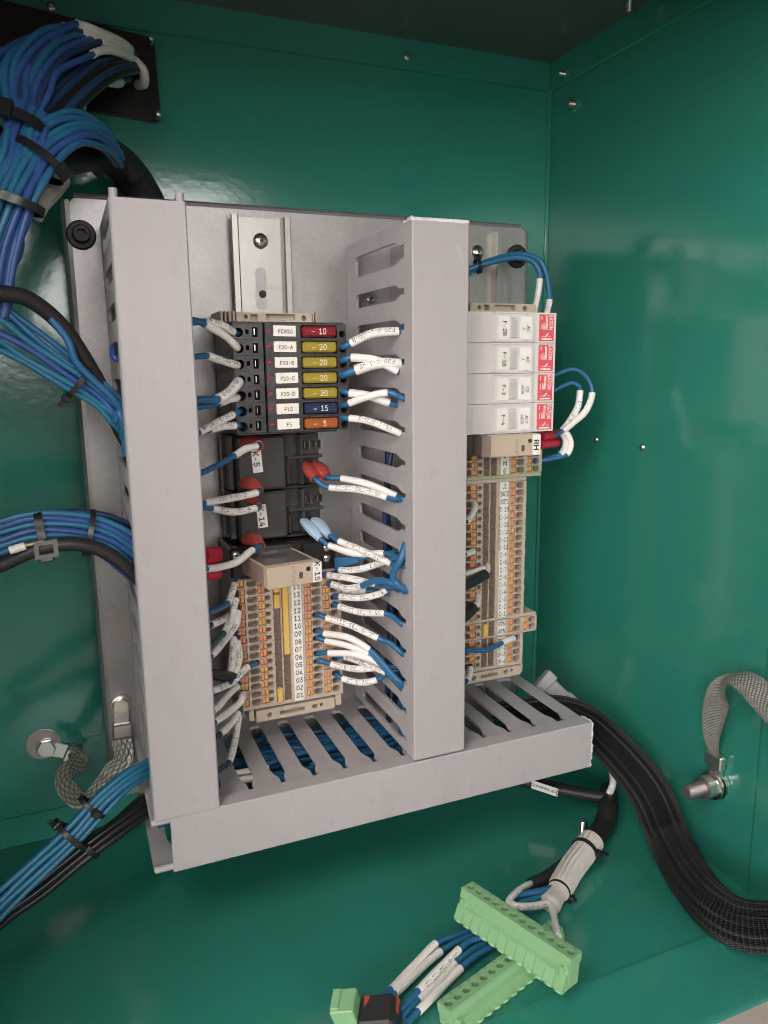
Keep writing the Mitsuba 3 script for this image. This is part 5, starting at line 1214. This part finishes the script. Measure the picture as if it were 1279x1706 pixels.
for i, (pth, sl, tx, lab) in enumerate([([(92.7, -138.0, -391.0), (77.8, -138.0, -391.0), (64.3, -140.1, -390.0), (47.4, -149.1, -390.0), (30.1, -159.6, -389.0), (22.4, -162.7, -389.0), (13.5, -167.7, -388.0)], (2, 4), '', 'outermost white sleeve at the floor connectors'),
                                    ([(92.7, -141.5, -391.0), (79.5, -141.6, -391.0), (64.7, -145.1, -391.0), (48.8, -152.0, -391.0), (31.1, -161.7, -390.0), (23.4, -166.2, -389.0), (15.4, -170.7, -388.0)], (2, 4), '', 'second white sleeve lying along the outermost one'),
                                    ([(92.6, -148.0, -389.0), (82.4, -146.4, -389.0), (72.4, -150.8, -388.0), (57.2, -158.4, -388.0), (41.6, -166.6, -388.0), (34.3, -170.5, -388.0), (21.9, -177.2, -388.0)], (2, 4), 'J1-6-TB2-11-L1', 'marked white sleeve between the plain ones at the floor connectors'),
                                    ([(91.6, -149.7, -391.0), (82.1, -150.3, -391.0), (67.6, -155.8, -391.0)] + [(53.1, -164.0, -391.0), (40.0, -169.9, -390.0), (28.2, -177.0, -389.0)], (2, 4), '', 'white sleeve half under the marked one'),
                                    ([(90.5, -154.6, -389.0), (80.3, -156.6, -389.0), (67.8, -161.4, -389.0), (51.9, -169.1, -389.0), (36.8, -176.6, -389.0), (29.8, -180.2, -389.0)], (2, 4), '', 'white sleeve nearest the lower green connector')]):
    wire(pth, lab, None, sleeves=[(sl[0], sl[1], tx, False)], r=1.7, sr=2.1, col=('wire_blue', 'wire_blue_teal')[i % 2])


def green_connector(label, O, u, up, n, pitch, deep=9.0, tall=17.0, r_side=1.0):
    """Plug of n poles: O is the back left corner of the screw face, u runs along the poles, up is out of the screw face; v points to the viewer's side."""
    k = thing('plug_connector', label, 'connector')
    u = unit(u); up = unit(np.asarray(up, float) - u * (np.asarray(up, float) @ u)); v = np.cross(u, up)
    M = np.stack([u, v, up], 1)
    Lg = n * pitch
    strip = sbox(0, 0, Lg, deep)
    for i in range(n):
        strip = strip.difference(Point((i + .5) * pitch, deep * .52).buffer(pitch * .33, 6))
        strip = strip.difference(sbox((i + .25) * pitch, deep * .04, (i + .6) * pitch, deep * .12))
    part(k, 'screw_face', xf(extr(strip, -5, 0), M, O), 'connector_green')
    part(k, 'core', xf(cb(.3, Lg - .3, .3, deep - .3, -tall, -5, .3), M, O), 'connector_green')
    prof = [(deep, -1.8), (deep + 1.2, -3.0), (deep + 1.2, -5.2), (deep + .4, -5.8), (deep + .4, -7.6), (deep + 1.6, -8.2), (deep + 4.2, -tall + .6), (deep + 3.4, -tall), (deep - .5, -tall), (deep - .5, -1.8)]
    fr = extr(Polygon(prof), .4, Lg - .4)     # (v, up) along u
    part(k, 'front', xf(xf(fr, MX), M, O), 'connector_green')
    for i in range(n):
        c = (i + .5) * pitch
        part(k, 'screw', xf(lathe([(pitch * .26, 0), (pitch * .24, .4), (0, .5)], (c, deep * .52, -3.6), (0, 0, 1), n=14), M, O), 'connector_dark', 40)
        part(k, 'rib', xf(hull([(x, y, q) for x in (c - pitch * .44, c + pitch * .44) for y, q in ((deep + 1.5, -8.6), (deep + 2.2, -8.6), (deep + 4.9, -tall + .8), (deep + 3.8, -tall + .8))]), M, O), 'connector_green')
        part(k, 'bump', xf(lathe([(pitch * .40, 0), (pitch * .38, 1.2), (pitch * .2, 1.3), (pitch * .18, .4), (0, .4)], (c, deep + 3.2, -tall + .4), (0, .55, -.83), n=14), M, O), 'connector_green')
    for x in (2.0, Lg - 4.2):
        part(k, 'latch', xf(cb(x, x + 2.0, deep + .2, deep + 3.2, -9.6, -4.4, .3), M, O), 'connector_green')
    return k


O = np.array((91.6, -130.7, -367.0)); E1 = np.array((115.1, -197.2, -367.0))
L1 = np.linalg.norm(E1 - O)
green_connector('upper green twelve pole plug connector lying across the other one', O, E1 - O, (.10, .03, 1), 12, L1 / 12, 9.2, 16.5)
O2 = np.array((125.9, -155.3, -384.0)); E2 = np.array((45.2, -179.8, -384.0))
d2_ = E2 - O2
u2 = unit(d2_)
L2 = np.linalg.norm(d2_)
O2b = E2 + u2 * 2
green_connector('lower green plug connector half buried under the upper one', E2, O2 - E2, (-.06, .08, 1), 14, L2 / 14, 9.0, 11)
k = thing('plug_connector', 'small green plug cut off by the bottom edge of the picture', 'connector')
G0 = np.array((4.3, -168.2, -386.0))
gm = np.stack([unit((.82, -.52, .24)), unit(np.cross((-.3, -.05, 1), (.82, -.52, .24))), unit(np.cross((.82, -.52, .24), np.cross((-.3, -.05, 1), (.82, -.52, .24))))], 1)
part(k, 'body', xf(cb(-5.5, 6, -6, 6, -8, 10, .6), gm, G0), 'connector_green')
part(k, 'step', xf(cb(-10, 5, -9, -6.1, -8.5, 2, .6), gm, G0), 'connector_green')
part(k, 'lug', xf(cb(-5, -1, -5, 5, 9.9, 11.4, .5), gm, G0), 'connector_green')
k = thing('plug', 'black plug with red tips beside the small green plug', 'plug')
B0 = np.array((17.0, -175.9, -386.0))
part(k, 'body', xf(cb(-9, 9, -8, 8, -8, 7, 2.0), gm, B0), 'heatshrink')
for q in (np.array((13.4, -169.9, -382.0)), np.array((24.4, -175.8, -381.0))):
    part(k, 'tip', rod(q + [-2, -3, -1.5], q + [1.6, 2.5, 1.0], 3.0, 2.6, n=12, bev=.8), 'boot_red', 40)
